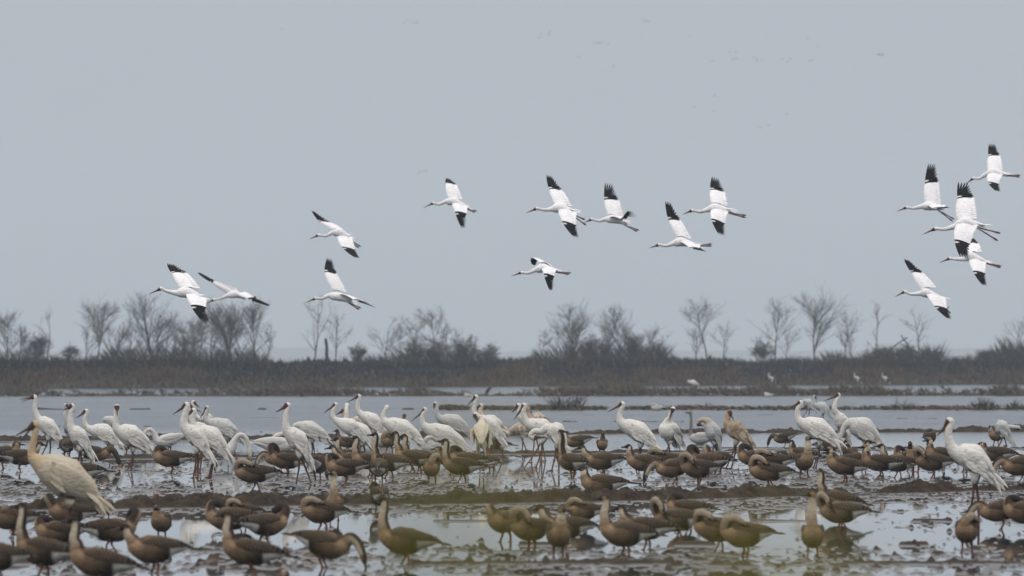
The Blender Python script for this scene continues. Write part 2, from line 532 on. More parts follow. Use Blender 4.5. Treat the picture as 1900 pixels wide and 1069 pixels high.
    for x in xs:
        px = CXP + x * FPX / D
        h = 13 + 3.0 * float(vnoise(np.array([px / 260]), np.array([3.]), 5)[0]) * 2 + 2.0 * float(vnoise(np.array([px / 40]), np.array([7.]), 6)[0])
        hb.v += [(x, D, -0.5), (x, D + 20, h), (x, D + 140, h * .9), (x, D + 400, -0.5)]
        hb.c += [(.05, .06, .05)] * 4
    for i in range(n - 1):
        for k in range(3):
            a = i * 4 + k
            hb.f.append((a, a + 4, a + 5, a + 1))
    tag(hb.build('hills', M_SCRUB), kind='structure')

def tube(b, pts, rads, n, col):
    """open tapered tube through points"""
    o = len(b.v)
    P = [Vector(p) for p in pts]
    for i, p in enumerate(P):
        t = (P[min(i + 1, len(P) - 1)] - P[max(i - 1, 0)])
        if t.length < 1e-9: t = Vector((0, 0, 1))
        t.normalize()
        a = t.cross(Vector((0.3, 1, 0.1))).normalized()
        c = t.cross(a)
        for k in range(n):
            q = 2 * math.pi * k / n
            b.v.append(tuple(p + (a * math.cos(q) + c * math.sin(q)) * rads[i]))
            b.c.append(col)
    for i in range(len(P) - 1):
        for k in range(n):
            b.f.append((o + i * n + k, o + i * n + (k + 1) % n, o + (i + 1) * n + (k + 1) % n, o + (i + 1) * n + k))

def bare_tree(label, px, top, wpx, style='fan', lean=0.0, base=669, cat='tree', name='bare_tree', dense=1.0, dd=0.0, group='bare trees along the embankment'):
    if cat == 'tree':
        top = base - (base - top) * 1.12; wpx *= 1.12
    d = emb_px(px) + 2 + dd
    s = FPX / d
    p0 = at_depth(px, base, d); p0.z -= 0.15
    Ht = (base - top) / s + .15
    Wd = wpx / s / 2
    rnd = random.Random(int(px * 13 + top))
    trunk, crown = MB(), MB()
    col = rnd.choice([(.060, .053, .048), (.07, .058, .05), (.052, .05, .047)])
    def grow(p, dr, ln, r, lev, maxlev):
        n = 4 if lev < 2 else 3
        pts = [p]; q = p.copy(); dd_ = dr.copy()
        for i in range(n):
            up = (0.06 if lev == 0 else 0.025) if style != 'tangle' else -0.03
            dd_ = (dd_ + Vector((rnd.gauss(0, .10), rnd.gauss(0, .10), rnd.gauss(0, .07) + up)) * (1 + lev * .35)).normalized()
            q = q + dd_ * (ln / n)
            pts.append(q.copy())
        rr = [r * (1 - .75 * i / n) for i in range(n + 1)]
        tube(trunk if lev < 2 else crown, pts, rr, 5 if lev == 0 else (4 if lev == 1 else 3), col)
        if lev >= maxlev: return
        nb = {0: int(rnd.uniform(9, 13) * min(1.3, dense)), 1: int(7 * dense + 1), 2: int(4 * dense + 1), 3: 2}[lev]
        for k in range(nb):
            t = rnd.uniform((.10 if style not in ('bush', 'tangle') else .0) if lev == 0 else .15, 1.0)
            if style == 'sparse' and lev == 0: t = rnd.uniform(.35, 1)
            f = t * n; i = min(int(f), n - 1)
            bp = pts[i].lerp(pts[i + 1], f - i)
            a = rnd.uniform(0, 2 * math.pi)
            ang = {'fan': rnd.uniform(.35, .95), 'sparse': rnd.uniform(.45, 1.0), 'bush': rnd.uniform(.4, 1.1), 'tangle': rnd.uniform(.5, 1.3), 'broom': rnd.uniform(.25, .75)}[style]
            side = Vector((math.cos(a), math.sin(a) * .8, 0))
            nd = (dd_ * math.cos(ang) + side * math.sin(ang)).normalized()
            if lev == 0:
                l2 = min((Ht * (1 - t * .76)) * .62 + .06 * Ht, Wd / max(.25, math.sin(ang)) * rnd.uniform(.75, 1.1))
            else:
                l2 = ln * rnd.uniform(.38, .7)
            if lev == 0 and style in ('bush', 'tangle'): l2 = Ht * rnd.uniform(.25, .5)
            grow(bp, nd, l2, max(.0085, r * (.45 if lev else .55) * (1 - .4 * t)), lev + 1, maxlev)
    stems = 1
    if style in ('bush', 'tangle'): stems = int(3 + wpx / 14)
    elif style == 'fan' and wpx > 70: stems = 3
    for k in range(stems):
        off = Vector((rnd.uniform(-1, 1) * Wd * (.85 if style in ('bush', 'tangle') else .16), rnd.uniform(-.5, .5), 0)) if stems > 1 else Vector((0, 0, 0))
        h = Ht * (rnd.uniform(.45, 1) if k else 1.0)
        l0 = lean + (rnd.uniform(-.3, .3) if stems > 1 else 0)
        grow(p0 + off, Vector((l0, 0, 1)).normalized(), h * .76, max(.02, Ht * (.013 if style not in ('bush', 'tangle') else .008)), 0, 3)
    e = empty(name, p0)
    trunk.build('trunk', M_BARK, e, p0)
    crown.build('crown', M_BARK, e, p0)
    tag(e, label, cat, group)
    return e

def build_trees():
    T = bare_tree
    T('bushy bare tree with fine twigs ending the bank beside the leafless sapling', 15, 588, 62, 'fan', dense=1.2)
    T('thin leafless sapling with few crooked branches standing alone in a gap', 88, 584, 40, 'sparse', .03, dense=.5)
    T('low clump of dead brush between the bushy tree and the thin sapling', 55, 622, 50, 'bush', cat='bush', name='bare_bush')
    T('low dark brush leaning beside the wide spreading bare tree', 135, 638, 36, 'tangle', .2, cat='bush', name='bare_bush')
    T('wide bare tree with brushy leaning twigs and straight central stem', 180, 570, 80, 'broom', .05, dense=1.3)
    T('slanting bare tree fanning its twigs beside the wide brushy tree', 208, 600, 60, 'broom', .35, dense=1.1)
    T('slim bare tree with forked trunk between two larger trees', 240, 592, 30, 'fan', dense=.8)
    T('tall bare tree under the gliding crane, clear dark trunk, wide branches', 286, 556, 84, 'fan', .03, dense=.9)
    T('shorter grey bare tree crowding the trunk of the tall fan tree', 322, 592, 44, 'fan', .1, dense=.8)
    T('dark bare tree with clumped dead leaves below a crane wing tip', 346, 598, 40, 'bush', dense=.9)
    T('slender bare tree just beyond the crane wing tip', 392, 572, 30, 'broom', dense=.8)
    T('broad bare tree with forked trunk and dense rounded twig crown', 430, 573, 74, 'fan', dense=1.2)
    T('dense narrow tree with withered leaves ending the long row', 474, 572, 50, 'broom', -.03, dense=1.4)
    T('tall slender bare tree branching like a vase under the low gliding crane', 584, 562, 56, 'fan', -.03, dense=.7)
    T('bare tree with fine twigs grown behind the dark dead stump', 622, 596, 48, 'broom', .05, dense=.8)
    T('low shrubby bush of dead stalks between stump and forked tree', 670, 640, 40, 'bush', cat='bush', name='bare_bush')
    T('crooked bare tree with forked dark trunk and clumped twig ends', 714, 586, 62, 'fan', .1, dense=.8)
    T('thin tree hung with withered creeper beside the large knotty tree', 765, 592, 40, 'fan', .05, dense=.9)
    T('large knotty bare tree with seed clumps on outspread limbs', 806, 576, 96, 'sparse', dense=1.1)
    T('tangled creeper-grown bush filling the gap under the knotty tree', 785, 618, 80, 'tangle', dense=1.1, cat='bush', name='bare_bush')
    T('sloping brush heap falling away beside the knotty tree', 865, 620, 60, 'tangle', .1, cat='bush', name='bare_bush')
    T('dark low shrub at the tail of the middle tree group', 905, 638, 46, 'tangle', cat='bush', name='bare_bush')
    T('leaning dark snag draped in creeper', 1003, 612, 22, 'sparse', .22, dense=.9)
    T('thin brush tree beside the twin-stemmed tree', 1032, 612, 44, 'broom', .05, dense=.7)
    T('twin-stemmed upright bare tree with brushy top', 1066, 575, 64, 'fan', dense=1.0)
    T('low leafless bush right under the twin-stemmed tree', 1095, 618, 50, 'bush', cat='bush', name='bare_bush')
    T('dense round-topped tree on two thin straight stems', 1152, 582, 52, 'broom', dense=1.3)
    T('broad hummock of bare brush sloping down from the round-topped tree', 1198, 620, 78, 'bush', .05, dense=1.1, cat='bush', name='bare_bush')
    T('widest bare tree, many thin limbs spread like a fan, standing apart', 1312, 564, 116, 'sparse', dense=1.1)
    T('small grey bush at the foot of the open-limbed tree', 1420, 630, 44, 'bush', cat='bush', name='bare_bush')
    T('open-limbed bare tree next to the tall oval one', 1438, 566, 66, 'sparse', -.02, dense=.9)
    T('tall oval bare tree with dense upswept twigs', 1512, 556, 78, 'broom', dense=1.35)
    T('ragged leaning tree with pale side shoots past the oval tree', 1566, 588, 50, 'sparse', .15, dense=.9)
    T('spindly dead tree forking near its top above the brush tangle', 1622, 567, 26, 'sparse', .08, dense=.55)
    T('brush tangle of fallen limbs around the spindly dead tree', 1640, 636, 76, 'tangle', cat='bush', name='bare_bush')
    T('brush tangle of fallen limbs below the thin tree with drooping arms', 1712, 636, 76, 'tangle', cat='bush', name='bare_bush')
    T('thin dead tree with long drooping side arms', 1706, 570, 40, 'sparse', -.05, dense=.6)
    T('rounded thicket before the last small tree', 1840, 650, 60, 'bush', cat='bush', name='bare_bush')
    T('small crooked bare tree rising from the end thicket', 1887, 594, 42, 'fan', -.1, dense=.7)
    T('dark end thicket at the foot of the small crooked tree', 1885, 640, 70, 'tangle', cat='bush', name='bare_bush')
    for k, (x, t, w, st) in enumerate([(262, 600, 26, 'fan'), (305, 584, 30, 'broom'), (370, 590, 34, 'broom'), (412, 588, 30, 'fan'), (452, 586, 30, 'broom'), (494, 596, 34, 'broom'), (36, 606, 44, 'broom'), (742, 604, 30, 'broom'), (832, 596, 44, 'broom'), (878, 622, 36, 'broom'), (1122, 600, 30, 'broom'), (1176, 596, 40, 'broom'), (1222, 634, 40, 'broom'), (1458, 606, 40, 'broom'), (1290, 606, 40, 'broom'), (1340, 600, 44, 'broom'), (1582, 610, 36, 'broom'), (160, 606, 40, 'broom'), (336, 606, 40, 'fan')]):
        T('slim grey sapling, one of many filling the row between the bigger bare trees', x, t, w, st, random.uniform(-.12, .2), dense=.8, name='sapling', cat='sapling', group='saplings filling the tree row', dd=2)
    # dead stump and broken leaning trunks
    def pole(label, pts, r0, r1, name='fallen_tree', cat='dead tree', d=None):
        if d is None: d = emb_px(pts[0][0]) - .5
        P = [at_depth(x, y, d) for x, y in pts]
        b = MB(); n = len(P)
        sub = []
        for i in range(n - 1):
            for k in range(3):
                q = P[i].lerp(P[i + 1], k / 3); q += Vector((random.gauss(0, .02), random.gauss(0, .02), 0)); sub.append(q)
        sub.append(P[-1])
        rr = [(r0 + (r1 - r0) * i / (len(sub) - 1)) * random.uniform(.85, 1.15) for i in range(len(sub))]
        tube(b, sub, rr, 7, (.045, .04, .037))
        b.f.append(tuple(len(b.v) - 7 + k for k in range(7)))
        o = b.build(name, M_BARK, None, P[0]); o.location = P[0]
        tag(o, label, cat)
    pole('short dark broken stump standing upright among bare twigs', [(607, 672), (606, 650), (604, 628)], .16, .11, 'dead_stump', 'stump')
    pole('broken trunk leaning up to meet a snapped upright limb', [(1640, 660), (1662, 640), (1684, 626)], .09, .05)
    pole('snapped upright limb bending over the brush tangle', [(1694, 668), (1684, 640), (1672, 622)], .09, .05)
    pole('fallen trunk sloping down under the thin tree with drooping arms', [(1680, 643), (1700, 652), (1722, 668)], .08, .06)
    pole('dark post leaning in the water behind the low grassy dike', [(902, 733), (906, 724), (910, 719)], .11, .08, 'leaning_post', 'post', d=gd(733.5))

def water_bush(label, px, row, wpx, hpx, n, seed, r=.006, name='twig_bush'):
    d = gd(row); s = FPX / d
    x = (px - CXP) / FPX * d
    z = max(0, gh(x, d))
    rnd = random.Random(seed)
    b = MB()
    for _ in range(n):
        a = rnd.uniform(-1, 1)
        bx = x + a * wpx / s * .42
        h = hpx / s * rnd.uniform(.35, 1.05) * (1 - .5 * a * a)
        l = (a * .6 + rnd.uniform(-.7, .7)) * h
        dy = rnd.uniform(-.5, .5) * h
        pts = [Vector((bx, d + rnd.uniform(-.3, .3), z - .05))]
        for k in (1, 2, 3):
            f = k / 3
            pts.append(Vector((bx + l * f + rnd.gauss(0, .03), d + dy * f, z + h * (f ** .8) + rnd.gauss(0, .02))))
        c = rnd.choice([(.08, .06, .048), (.06, .05, .042), (.10, .078, .058)])
        rr = r * rnd.uniform(1.0, 1.8)
        tube(b, pts, [rr * 1.5, rr * 1.2, rr, rr * .5], 3, c)
        for k in range(3):
            q = pts[rnd.choice([1, 2])]
            e = q + Vector((rnd.uniform(-.3, .3), rnd.uniform(-.2, .2), rnd.uniform(.02, .3))) * (h * .6 + .1)
            tube(b, [q, (q + e) / 2 + Vector((0, 0, .02)), e], [rr * .8, rr * .6, rr * .3], 3, c)
    o = b.build(name, M_BARK, None, (x, d, z)); o.location = (x, d, z)
    tag(o, label, 'bush', 'leafless bushes on the grassy strip')

def build_water_bushes():
    water_bush('large mound of bare bent twigs on the strip behind the preening crane', 1054, 761, 74, 33, 110, 1)
    water_bush('few thin red-brown stalks on the strip behind the grey-necked swan', 1312, 761, 26, 18, 7, 2)
    water_bush('small tuft of dead stalks beside the little white bird', 1207, 761, 24, 8, 30, 3)
    water_bush('sparse branching bush on the grassy strip, standing alone', 1671, 761, 40, 22, 26, 4)
    water_bush('twiggy bush above a hump of straw, next to the last shrub', 1826, 761, 44, 24, 60, 5)
    water_bush('last short shrub of the grassy strip, near the edge', 1878, 761, 24, 18, 26, 6)

def build_near_plants():
    """yellow-green mustard growing on the near bank, just under the line of sight"""
    def plant(label, px, py, d, rs, seed, n_leaf=3):
        rnd = random.Random(seed)
        top = at_depth(px, py, d)
        base = Vector((top.x + rnd.uniform(-.06, .06), top.y + rnd.uniform(-.05, .05), 0.55))
        e = empty('mustard_plant', base)
        b = MB()
        pts = [base.lerp(top, k / 6) + Vector((rnd.gauss(0, .008), rnd.gauss(0, .008), 0)) * (0 if k in (0, 6) else 1) for k in range(7)]
        tube(b, pts, [.006 - .0006 * k for k in range(7)], 6, (.12, .16, .03))
        b.build('stem', M_LEAF, e, base)
        for k in range(n_leaf):
            lb = MB()
            t = rnd.uniform(.25, .8); q = base.lerp(top, t); a = rnd.uniform(0, 6.28)
            dr = Vector((math.cos(a), math.sin(a), .25)); nn = Vector((-math.sin(a), math.cos(a), 0))
            ln = .16
            vs_, fs_ = [], []
            for i in range(5):
                f = i / 4; w = .035 * math.sin(math.pi * (.08 + .88 * f))
                c = q + dr * ln * f - Vector((0, 0, .08 * f * f))
                vs_ += [c - nn * w + Vector((0, 0, .006)), c, c + nn * w + Vector((0, 0, .006))]
                if i:
                    o = (i - 1) * 3
                    fs_ += [(o, o + 1, o + 4, o + 3), (o + 1, o + 2, o + 5, o + 4)]
            lb.add(vs_, fs_, [(.10, .15, .03)] * len(vs_))
            lb.build('leaf', M_LEAF, e, base)
        for k in range(26):
            fb = MB()
            a = rnd.uniform(0, 6.28); rr = rs * rnd.uniform(.15, 1)
            c = top + Vector((math.cos(a) * rr, math.sin(a) * rr, rnd.uniform(-1.1, .3) * rs))
            ps = rs * .42
            for j in range(4):
                an = j * math.pi / 2 + a
                u = Vector((math.cos(an), math.sin(an) * .6, .5)); w = Vector((-math.sin(an), math.cos(an), .2))
                fb.add([c, c + u * ps * .6 - w * ps * .4, c + u * ps, c + u * ps * .6 + w * ps * .4], [(0, 1, 2, 3)], [(.38, .34, .03)] * 4)
            fb.build('flower', M_LEAF, e, base)
        tag(e, label, 'plant', 'out-of-focus mustard plants on the near bank')
    plant('blurred yellow-green mustard plant rising before the sleeping goose near the middle', 862, 925, 2.6, .023, 5)
    plant('blurred yellow-green mustard plant low before the puddle of the headless resting goose', 1392, 1085, 2.7, .024, 6)
    plant('blurred yellow-green mustard plant low before the goose standing face on', 1500, 1092, 2.8, .016, 8)
    plant('blurred yellow-green mustard plant before the goose with lowered wing', 800, 1075, 2.75, .013, 9)

def build_haze():
    me = bpy.data.meshes.new('haze')
    x, y0, y1, z0, z1 = 1450, -60, 9400, -1.6, 216
    v = [(a, b, c) for c in (z0, z1) for b in (y0, y1) for a in (-x, x)]
    me.from_pydata(v, [], [(0, 2, 3, 1), (4, 5, 7, 6), (0, 1, 5, 4), (2, 6, 7, 3), (0, 4, 6, 2), (1, 3, 7, 5)])
    m = bpy.data.materials.new('haze_air'); m.use_nodes = True
    n = m.node_tree.nodes; l = m.node_tree.links
    n.remove(n['Principled BSDF'])
    pv = n.new('ShaderNodeVolumePrincipled')
    pv.inputs['Color'].default_value = (.86, .93, 1.0, 1)
    pv.inputs['Density'].default_value = 0.00020
    pv.inputs['Anisotropy'].default_value = 0.35
    l.new(pv.outputs[0], n['Material Output'].inputs['Volume'])
    me.materials.append(m)
    tag(link(bpy.data.objects.new('haze', me)), kind='stuff')

# ------------------------------------------------------------------ bird building
def catmull(P, Rv, sub):
    """P list of Vector, Rv list of tuples -> resampled points, values, control index"""
    pts, vals, ts = [], [], []
    n = len(P)
    for i in range(n - 1):
        p0, p1, p2, p3 = P[max(i - 1, 0)], P[i], P[i + 1], P[min(i + 2, n - 1)]
        for k in range(sub):
            t = k / sub
            q = 0.5 * ((2 * p1) + (p2 - p0) * t + (2 * p0 - 5 * p1 + 4 * p2 - p3) * t * t + (3 * p1 - p0 - 3 * p2 + p3) * t ** 3)
            pts.append(q)
            s = t * t * (3 - 2 * t) * .5 + t * .5
            vals.append(tuple(a + (b - a) * s for a, b in zip(Rv[i], Rv[i + 1])))
            ts.append(i + t)
    pts.append(P[-1].copy()); vals.append(tuple(Rv[-1])); ts.append(n - 1.0)
    return pts, vals, ts

def loft(b, P, Rv, colf, n=14, sub=4, up=Vector((0, 0, 1)), cap=True, lift=None):
    """closed skin along a spine; Rv = (height radius, width radius). colf(t, c) with c = +1 on the back, -1 on the belly.
    Returns ring start indices, ring control values and the first face index."""
    P = [Vector(p) for p in P]
    pts, vals, ts = catmull(P, Rv, sub)
    m = len(pts)
    tang = [(pts[min(i + 1, m - 1)] - pts[max(i - 1, 0)]).normalized() for i in range(m)]
    dn = (up - tang[0] * up.dot(tang[0]))
    if dn.length < 1e-5: dn = Vector((1, 0, 0))
    dn.normalize()
    o = len(b.v); f0 = len(b.f)
    for i in range(m):
        if i:
            dn = dn - tang[i] * dn.dot(tang[i])
            dn.normalize()
        lat = tang[i].cross(dn)
        rh, rw = vals[i]
        for k in range(n):
            a = 2 * math.pi * k / n
            c, s = math.cos(a), math.sin(a)
            b.v.append(tuple(pts[i] + dn * (c * rh) + lat * (s * rw)))
            b.c.append(colf(ts[i], c))
    for i in range(m - 1):
        for k in range(n):
            b.f.append((o + i * n + k, o + i * n + (k + 1) % n, o + (i + 1) * n + (k + 1) % n, o + (i + 1) * n + k))
    if cap:
        for i, tt in ((0, ts[0]), (m - 1, ts[-1])):
            ci = len(b.v)
            b.v.append(tuple(pts[i] + tang[i] * (vals[i][0] * .4 * (-1 if i == 0 else 1))))
            b.c.append(colf(tt, 0))
            for k in range(n):
                if i == 0: b.f.append((o + (k + 1) % n, o + k, ci))
                else: b.f.append((o + i * n + k, o + i * n + (k + 1) % n, ci))
    return dict(o=o, f0=f0, n=n, m=m, ts=ts, pts=pts, tang=tang)

def grow_leg(b, info, t, side, path, rads, col_top, col_leg, used):
    """pull a leg out of the belly skin: one belly face is opened and continued down as a four-sided limb"""
    n, m = info['n'], info['m']
    i = min(range(m - 1), key=lambda q: abs(info['ts'][q] + .12 - t))
    j = n // 2 - 1 if side > 0 else n // 2
    j = (n // 2 + (1 if side < 0 else -2)) % n
    fi = info['f0'] + i * n + j
    while fi in used: fi += n
    used.add(fi)
    q = b.f[fi]
    V = [Vector(b.v[k]) for k in q]
    fw = ((V[2] + V[3]) - (V[0] + V[1])); fw.z *= .3; fw.normalize()
    lt = ((V[1] + V[2]) - (V[0] + V[3])); lt.z = 0; lt.normalize()
    prev = list(q)
    for k, p in enumerate(path):
        p = Vector(p); r = rads[k]
        o = len(b.v)
        rf = r if isinstance(r, tuple) else (r, r)
        for a, c in ((-1, -1), (-1, 1), (1, 1), (1, -1)):
            b.v.append(tuple(p + fw * (a * rf[0]) + lt * (c * rf[1])))
            b.c.append(col_top if k == 0 else col_leg)
        cur = [o, o + 1, o + 2, o + 3]
        for e in range(4):
            b.f.append((prev[e], prev[(e + 1) % 4], cur[(e + 1) % 4], cur[e]))
        prev = cur
    b.f.append(tuple(prev))

def finish(b, used):
    if used:
        b.f = [f for i, f in enumerate(b.f) if i not in used]

def blade(b, base, dr, nrm, ln, w, droop, col, tipcol=None, seg=4):
    base = Vector(base); dr = Vector(dr).normalized(); nrm = Vector(nrm)
    wv = dr.cross(nrm)
    if wv.length < 1e-5: wv = dr.cross(Vector((0, 1, 0)))
    wv.normalize(); nn = wv.cross(dr)
    o = len(b.v)
    for i in range(seg + 1):
        f = i / seg
        ww = w * (.55 + .45 * math.sin(math.pi * min(1, f * 1.25) * .8)) * (1 if f < .8 else (1 - f) / .2 * .75 + .25)
        c = base + dr * ln * f - Vector((0, 0, droop * f * f))
        cl = col if (tipcol is None or f < .6) else tipcol
        b.v += [tuple(c - wv * ww), tuple(c + nn * ww * .25), tuple(c + wv * ww)]
        b.c += [cl] * 3
        if i:
            p = o + (i - 1) * 3
            b.f += [(p, p + 1, p + 4, p + 3), (p + 1, p + 2, p + 5, p + 4)]

def cone_bill(base, tip, r0, r1, colf, n=8, hook=0.0, flat=1.0):
    b = MB()
    base, tip = Vector(base), Vector(tip)
    ax = tip - base
    P = [base - ax * .04, base + ax * .25 , base + ax * .55 , base + ax * .85, tip]
    rr = [r0, r0 * .74 + r1 * .26, r0 * .5 + r1 * .5, r1 * 1.3 + r0 * .05, r1]
    loft(b, P, [(r, r * flat) for r in rr], lambda t, c: colf(t / 4), n, 2)
    return b

def mixc(a, b, t):
    t = max(0, min(1, t)); return tuple(x + (y - x) * t for x, y in zip(a, b))

WHITE = (.69, .65, .59)
SNOW = (.84, .805, .80)
CREAM = (.66, .56, .41)
RUST = (.36, .20, .10)
BLACK = (.012, .012, .014)
FACE = (.085, .038, .027)
CLEG = (.125, .062, .048)

def crane(label, T, N, neck, H, B, feet, C=None, k=0.0, tint=WHITE, rb=1.0, ref=None, ntint=None, B2=None, juv=False, black=False,
          group='white cranes standing on the flooded field', name='crane', cat='crane bird', stork=False, legcol=CLEG, nr=1.0, bust=1.0, seed=None, ywing=None, drape=False, coverts=4):
    """A standing crane from its joints as read in the photo: T tail, C body, N neck root, neck points, H head, B bill tip, feet.
    Points may carry a third value, metres away from the lens."""
    rnd = random.Random(seed if seed is not None else int(H[0] * 31 + H[1] * 7))
    fx = sum(f[0] for f in feet) / len(feet); fy = ref if ref else sum(f[1] for f in feet) / len(feet)
    x0, d0, z0, s = footing(fx, fy)
    def W(p):
        u = (p[0] - fx) / s
        dz = (p[2] if len(p) > 2 else k * u)
        # point on the photo ray at its own depth
        return at_depth(p[0], p[1], d0 + dz)
    org = Vector((x0, d0, z0))
    T3, N3, H3, B3 = W(T), W(N), W(H), W(B)
    C3 = W(C) if C else None
    neck3 = [W(p) for p in neck]
    b = MB()
    ax = N3 - T3
    up = Vector((0, 0, 1))
    if C3 is None:
        C3 = T3 + ax * .5 + Vector((0, 0, .012)) - (ax.cross(Vector((0, 1, 0)))).normalized() * 0
    if abs(ax.z) < .86 * ax.length:
        hump = .045 * (1 - abs(ax.z) / ax.length * .6)
        C3 = C3 + Vector((0, 0, hump))
    bd = (H3 - B3); bl = bd.length; hd = -bd.normalized()
    L = (C3 - T3).length + (N3 - C3).length
    q = rb * 1.12 * min(1.15, max(.8, .5 + L / 1.4))
    P = [T3, T3.lerp(C3, .45) + Vector((0, 0, .035)), C3, C3.lerp(N3, .55), N3]
    Rv = [(.02, .03), (.095 * q, .10 * q), (.168 * q, .15 * q), (.135 * q, .125 * q), (.080 * q * nr, .076 * q * nr)]
    nk = neck3 + [H3 - hd * .026 + (neck3[-1] - H3).normalized() * .034]
    for i, p in enumerate(nk):
        f = (i + 1) / len(nk)
        r = (.070 - .026 * min(1, f * 1.3)) * nr
        P.append(p); Rv.append((r, r))
    hidx = len(P)
    P += [H3 + Vector((0, 0, .004)), H3 + hd * .045, H3 + hd * .085]
    Rv += [(.055, .046), (.042, .034), (.026, .021)]
    nt_ = ntint or tint
    def colf(t, c):
        if t > hidx + .15:
            return FACE if not stork else tint
        if t > hidx - .6: return mixc(nt_, tint, .7) if not juv else (.30, .17, .09)
        if t > 3.6:
            if juv: return mixc((.36, .21, .11), tint, .25 + .2 * rnd.random())
            return mixc(nt_, tint, .35 if ntint else .6)
        if stork and t < 1.2: return BLACK
        if juv and c > -.3: return mixc((.28, .18, .10), tint, rnd.random() * .8)
        return tint
    info = loft(b, P, Rv, colf, 14, 4)
    used = set()
    fwd = Vector((ax.x, ax.y, 0)).normalized() if Vector((ax.x, ax.y, 0)).length > 1e-4 else Vector((-1, 0, 0))
    lat = Vector((0, 0, 1)).cross(fwd)
    hips = C3.lerp(T3, .12)
    for i, f in enumerate(feet[:2]):
        sgn = 1 if i == 0 else -1
        fp = at_depth(f[0], f[1], d0 + (f[2] if len(f) > 2 else (.05 if i else -.05)))
        # keep the foot on the ground there
        fp.z = min(fp.z, z0 + .03) if len(f) < 4 else fp.z
        hip = hips + lat * (.055 * sgn) - Vector((0, 0, .145 * q))
        th = hip.lerp(fp, .16)
        jn = hip.lerp(fp, .50) - fwd * .015
        grow_leg(b, info, 1.95 - .18 * i, sgn, [hip.lerp(fp, .03), th, hip.lerp(fp, .24), hip.lerp(fp, .47) - fwd * .012, jn, hip.lerp(fp, .54) - fwd * .012, fp + Vector((0, 0, .015)), fp + fwd * .03 + Vector((0, 0, -.012))],
                 [(.055, .045), (.034, .03), (.0145, .0135), (.0125, .012), (.0165, .0155), (.0115, .011), (.011, .011), (.055, .04)], tint if not stork else tint, legcol, used)
        # white feathering down to the joint above the shank
        o = len(b.c) - 32
        for z in range(8): b.c[o + z] = tint
    finish(b, used)
    e = empty(name, org)
    b.build('body', M_PLUME, e, org)
    # bill
    cf = (lambda t: mixc(FACE, mixc((.075, .046, .034), (.10, .08, .065), t), t * 2.2)) if not stork else (lambda t: (.03, .03, .03))
    if B2:
        W2 = W(B2)
        m = cone_bill(H3 + hd * .07 + Vector((0, 0, .006)), B3, .021, .004, cf, flat=.8)
        m2 = cone_bill(H3 + hd * .06 - Vector((0, 0, .012)), W2, .015, .0035, cf, flat=.8)
        m.build('upper_bill', M_HORN, e, org); m2.build('lower_bill', M_HORN, e, org)
    else:
        cone_bill(H3 + hd * .07, B3, .027, .005, cf, flat=.75).build('bill', M_HORN, e, org)
    # folded wings and the plumes that droop over the tail
    bt = (C3 - T3)
    bust_b = MB()
    for sgn in (1, -1):
        w = MB()
        def at(t, off, dz):
            p = (T3.lerp(C3, t * 2) if t < .5 else C3.lerp(N3, t * 2 - 1)) + lat * (off * sgn * q) + Vector((0, 0, dz))
            return p
        WP = [at(.86, .085, -.005), at(.66, .118, -.012), at(.42, .112, -.008), at(.18, .062, .0), at(-.03, .022, .005)]
        wr = [(.045, .022), (.105 * q, .043), (.112 * q, .043), (.078 * q, .034), (.02, .016)]
        wt = ywing or tint
        def wc(t, c):
            if juv: return mixc((.26, .165, .095), wt, .25 + .75 * (math.sin(t * 19) > 0.2) * rnd.uniform(.3, .9))
            if stork and (t > 2.2 or c < -.2): return BLACK
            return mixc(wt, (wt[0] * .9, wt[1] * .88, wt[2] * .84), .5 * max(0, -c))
        loft(w, WP, wr, wc, 12, 4)
        # overlapping coverts laid along the wing
        bdir = (T3 - N3).normalized()
        for row in range(coverts):
            for j in range(4):
                t = .74 - row * .16 + rnd.uniform(-.03, .03)
                hgt = (-.085 + j * .052) * q
                p = at(t, .118 + .024 * math.sqrt(max(0, 1 - (hgt / (.11 * q)) ** 2)) if t > .3 else .085, hgt - .008)
                col = wt if not juv else mixc((.24, .15, .085), wt, rnd.random())
                if stork and row > 1: col = BLACK
                f = rnd.uniform(.91, 1.04); col = tuple(v * f for v in col)
                blade(w, p, bdir + Vector((0, 0, -.14 + rnd.uniform(-.08, .08))) + lat * sgn * rnd.uniform(-.06, .14), lat * sgn, rnd.uniform(.15, .22), .029, .014, col)
        w.build('wing', M_PLUME, e, org)
        for j in range(int(14 * bust)):
            f = rnd.random()
            p = at(.24 - .16 * f + rnd.uniform(-.05, .05), .04 + rnd.uniform(0, .04), rnd.uniform(-.02, .05))
            dr = bdir + Vector((0, 0, rnd.uniform(-.55, .12))) + lat * sgn * rnd.uniform(-.1, .2)
            col = tint if not juv else mixc((.25, .16, .09), tint, rnd.random())
            if (black and j < 2) or (stork and j < 5): col = BLACK
            blade(bust_b, p, dr, Vector((0, 0, 1)) * .6 + lat * sgn, rnd.uniform(.15, .29), rnd.uniform(.014, .024), rnd.uniform(.03, .13), col)
    if drape:
        for sgn in (1, -1):
            for j in range(9):
                p = C3 + lat * sgn * (.10 + .012 * j) + fwd * (.12 - .05 * j) + Vector((0, 0, .13 - .012 * j))
                blade(bust_b, p, Vector((0, 0, -1)) + lat * sgn * (.28 - .05 * j) - fwd * .06 * j, lat * sgn + Vector((0, 0, .2)) - fwd * .5, rnd.uniform(.30, .42), .042, -.02, (tint[0] * rnd.uniform(.85, 1.05), tint[1] * rnd.uniform(.85, 1.0), tint[2] * rnd.uniform(.8, 1.0)))
    bust_b.build('tail_bustle', M_PLUME, e, org)
    tag(e, label, cat, group)
    return e

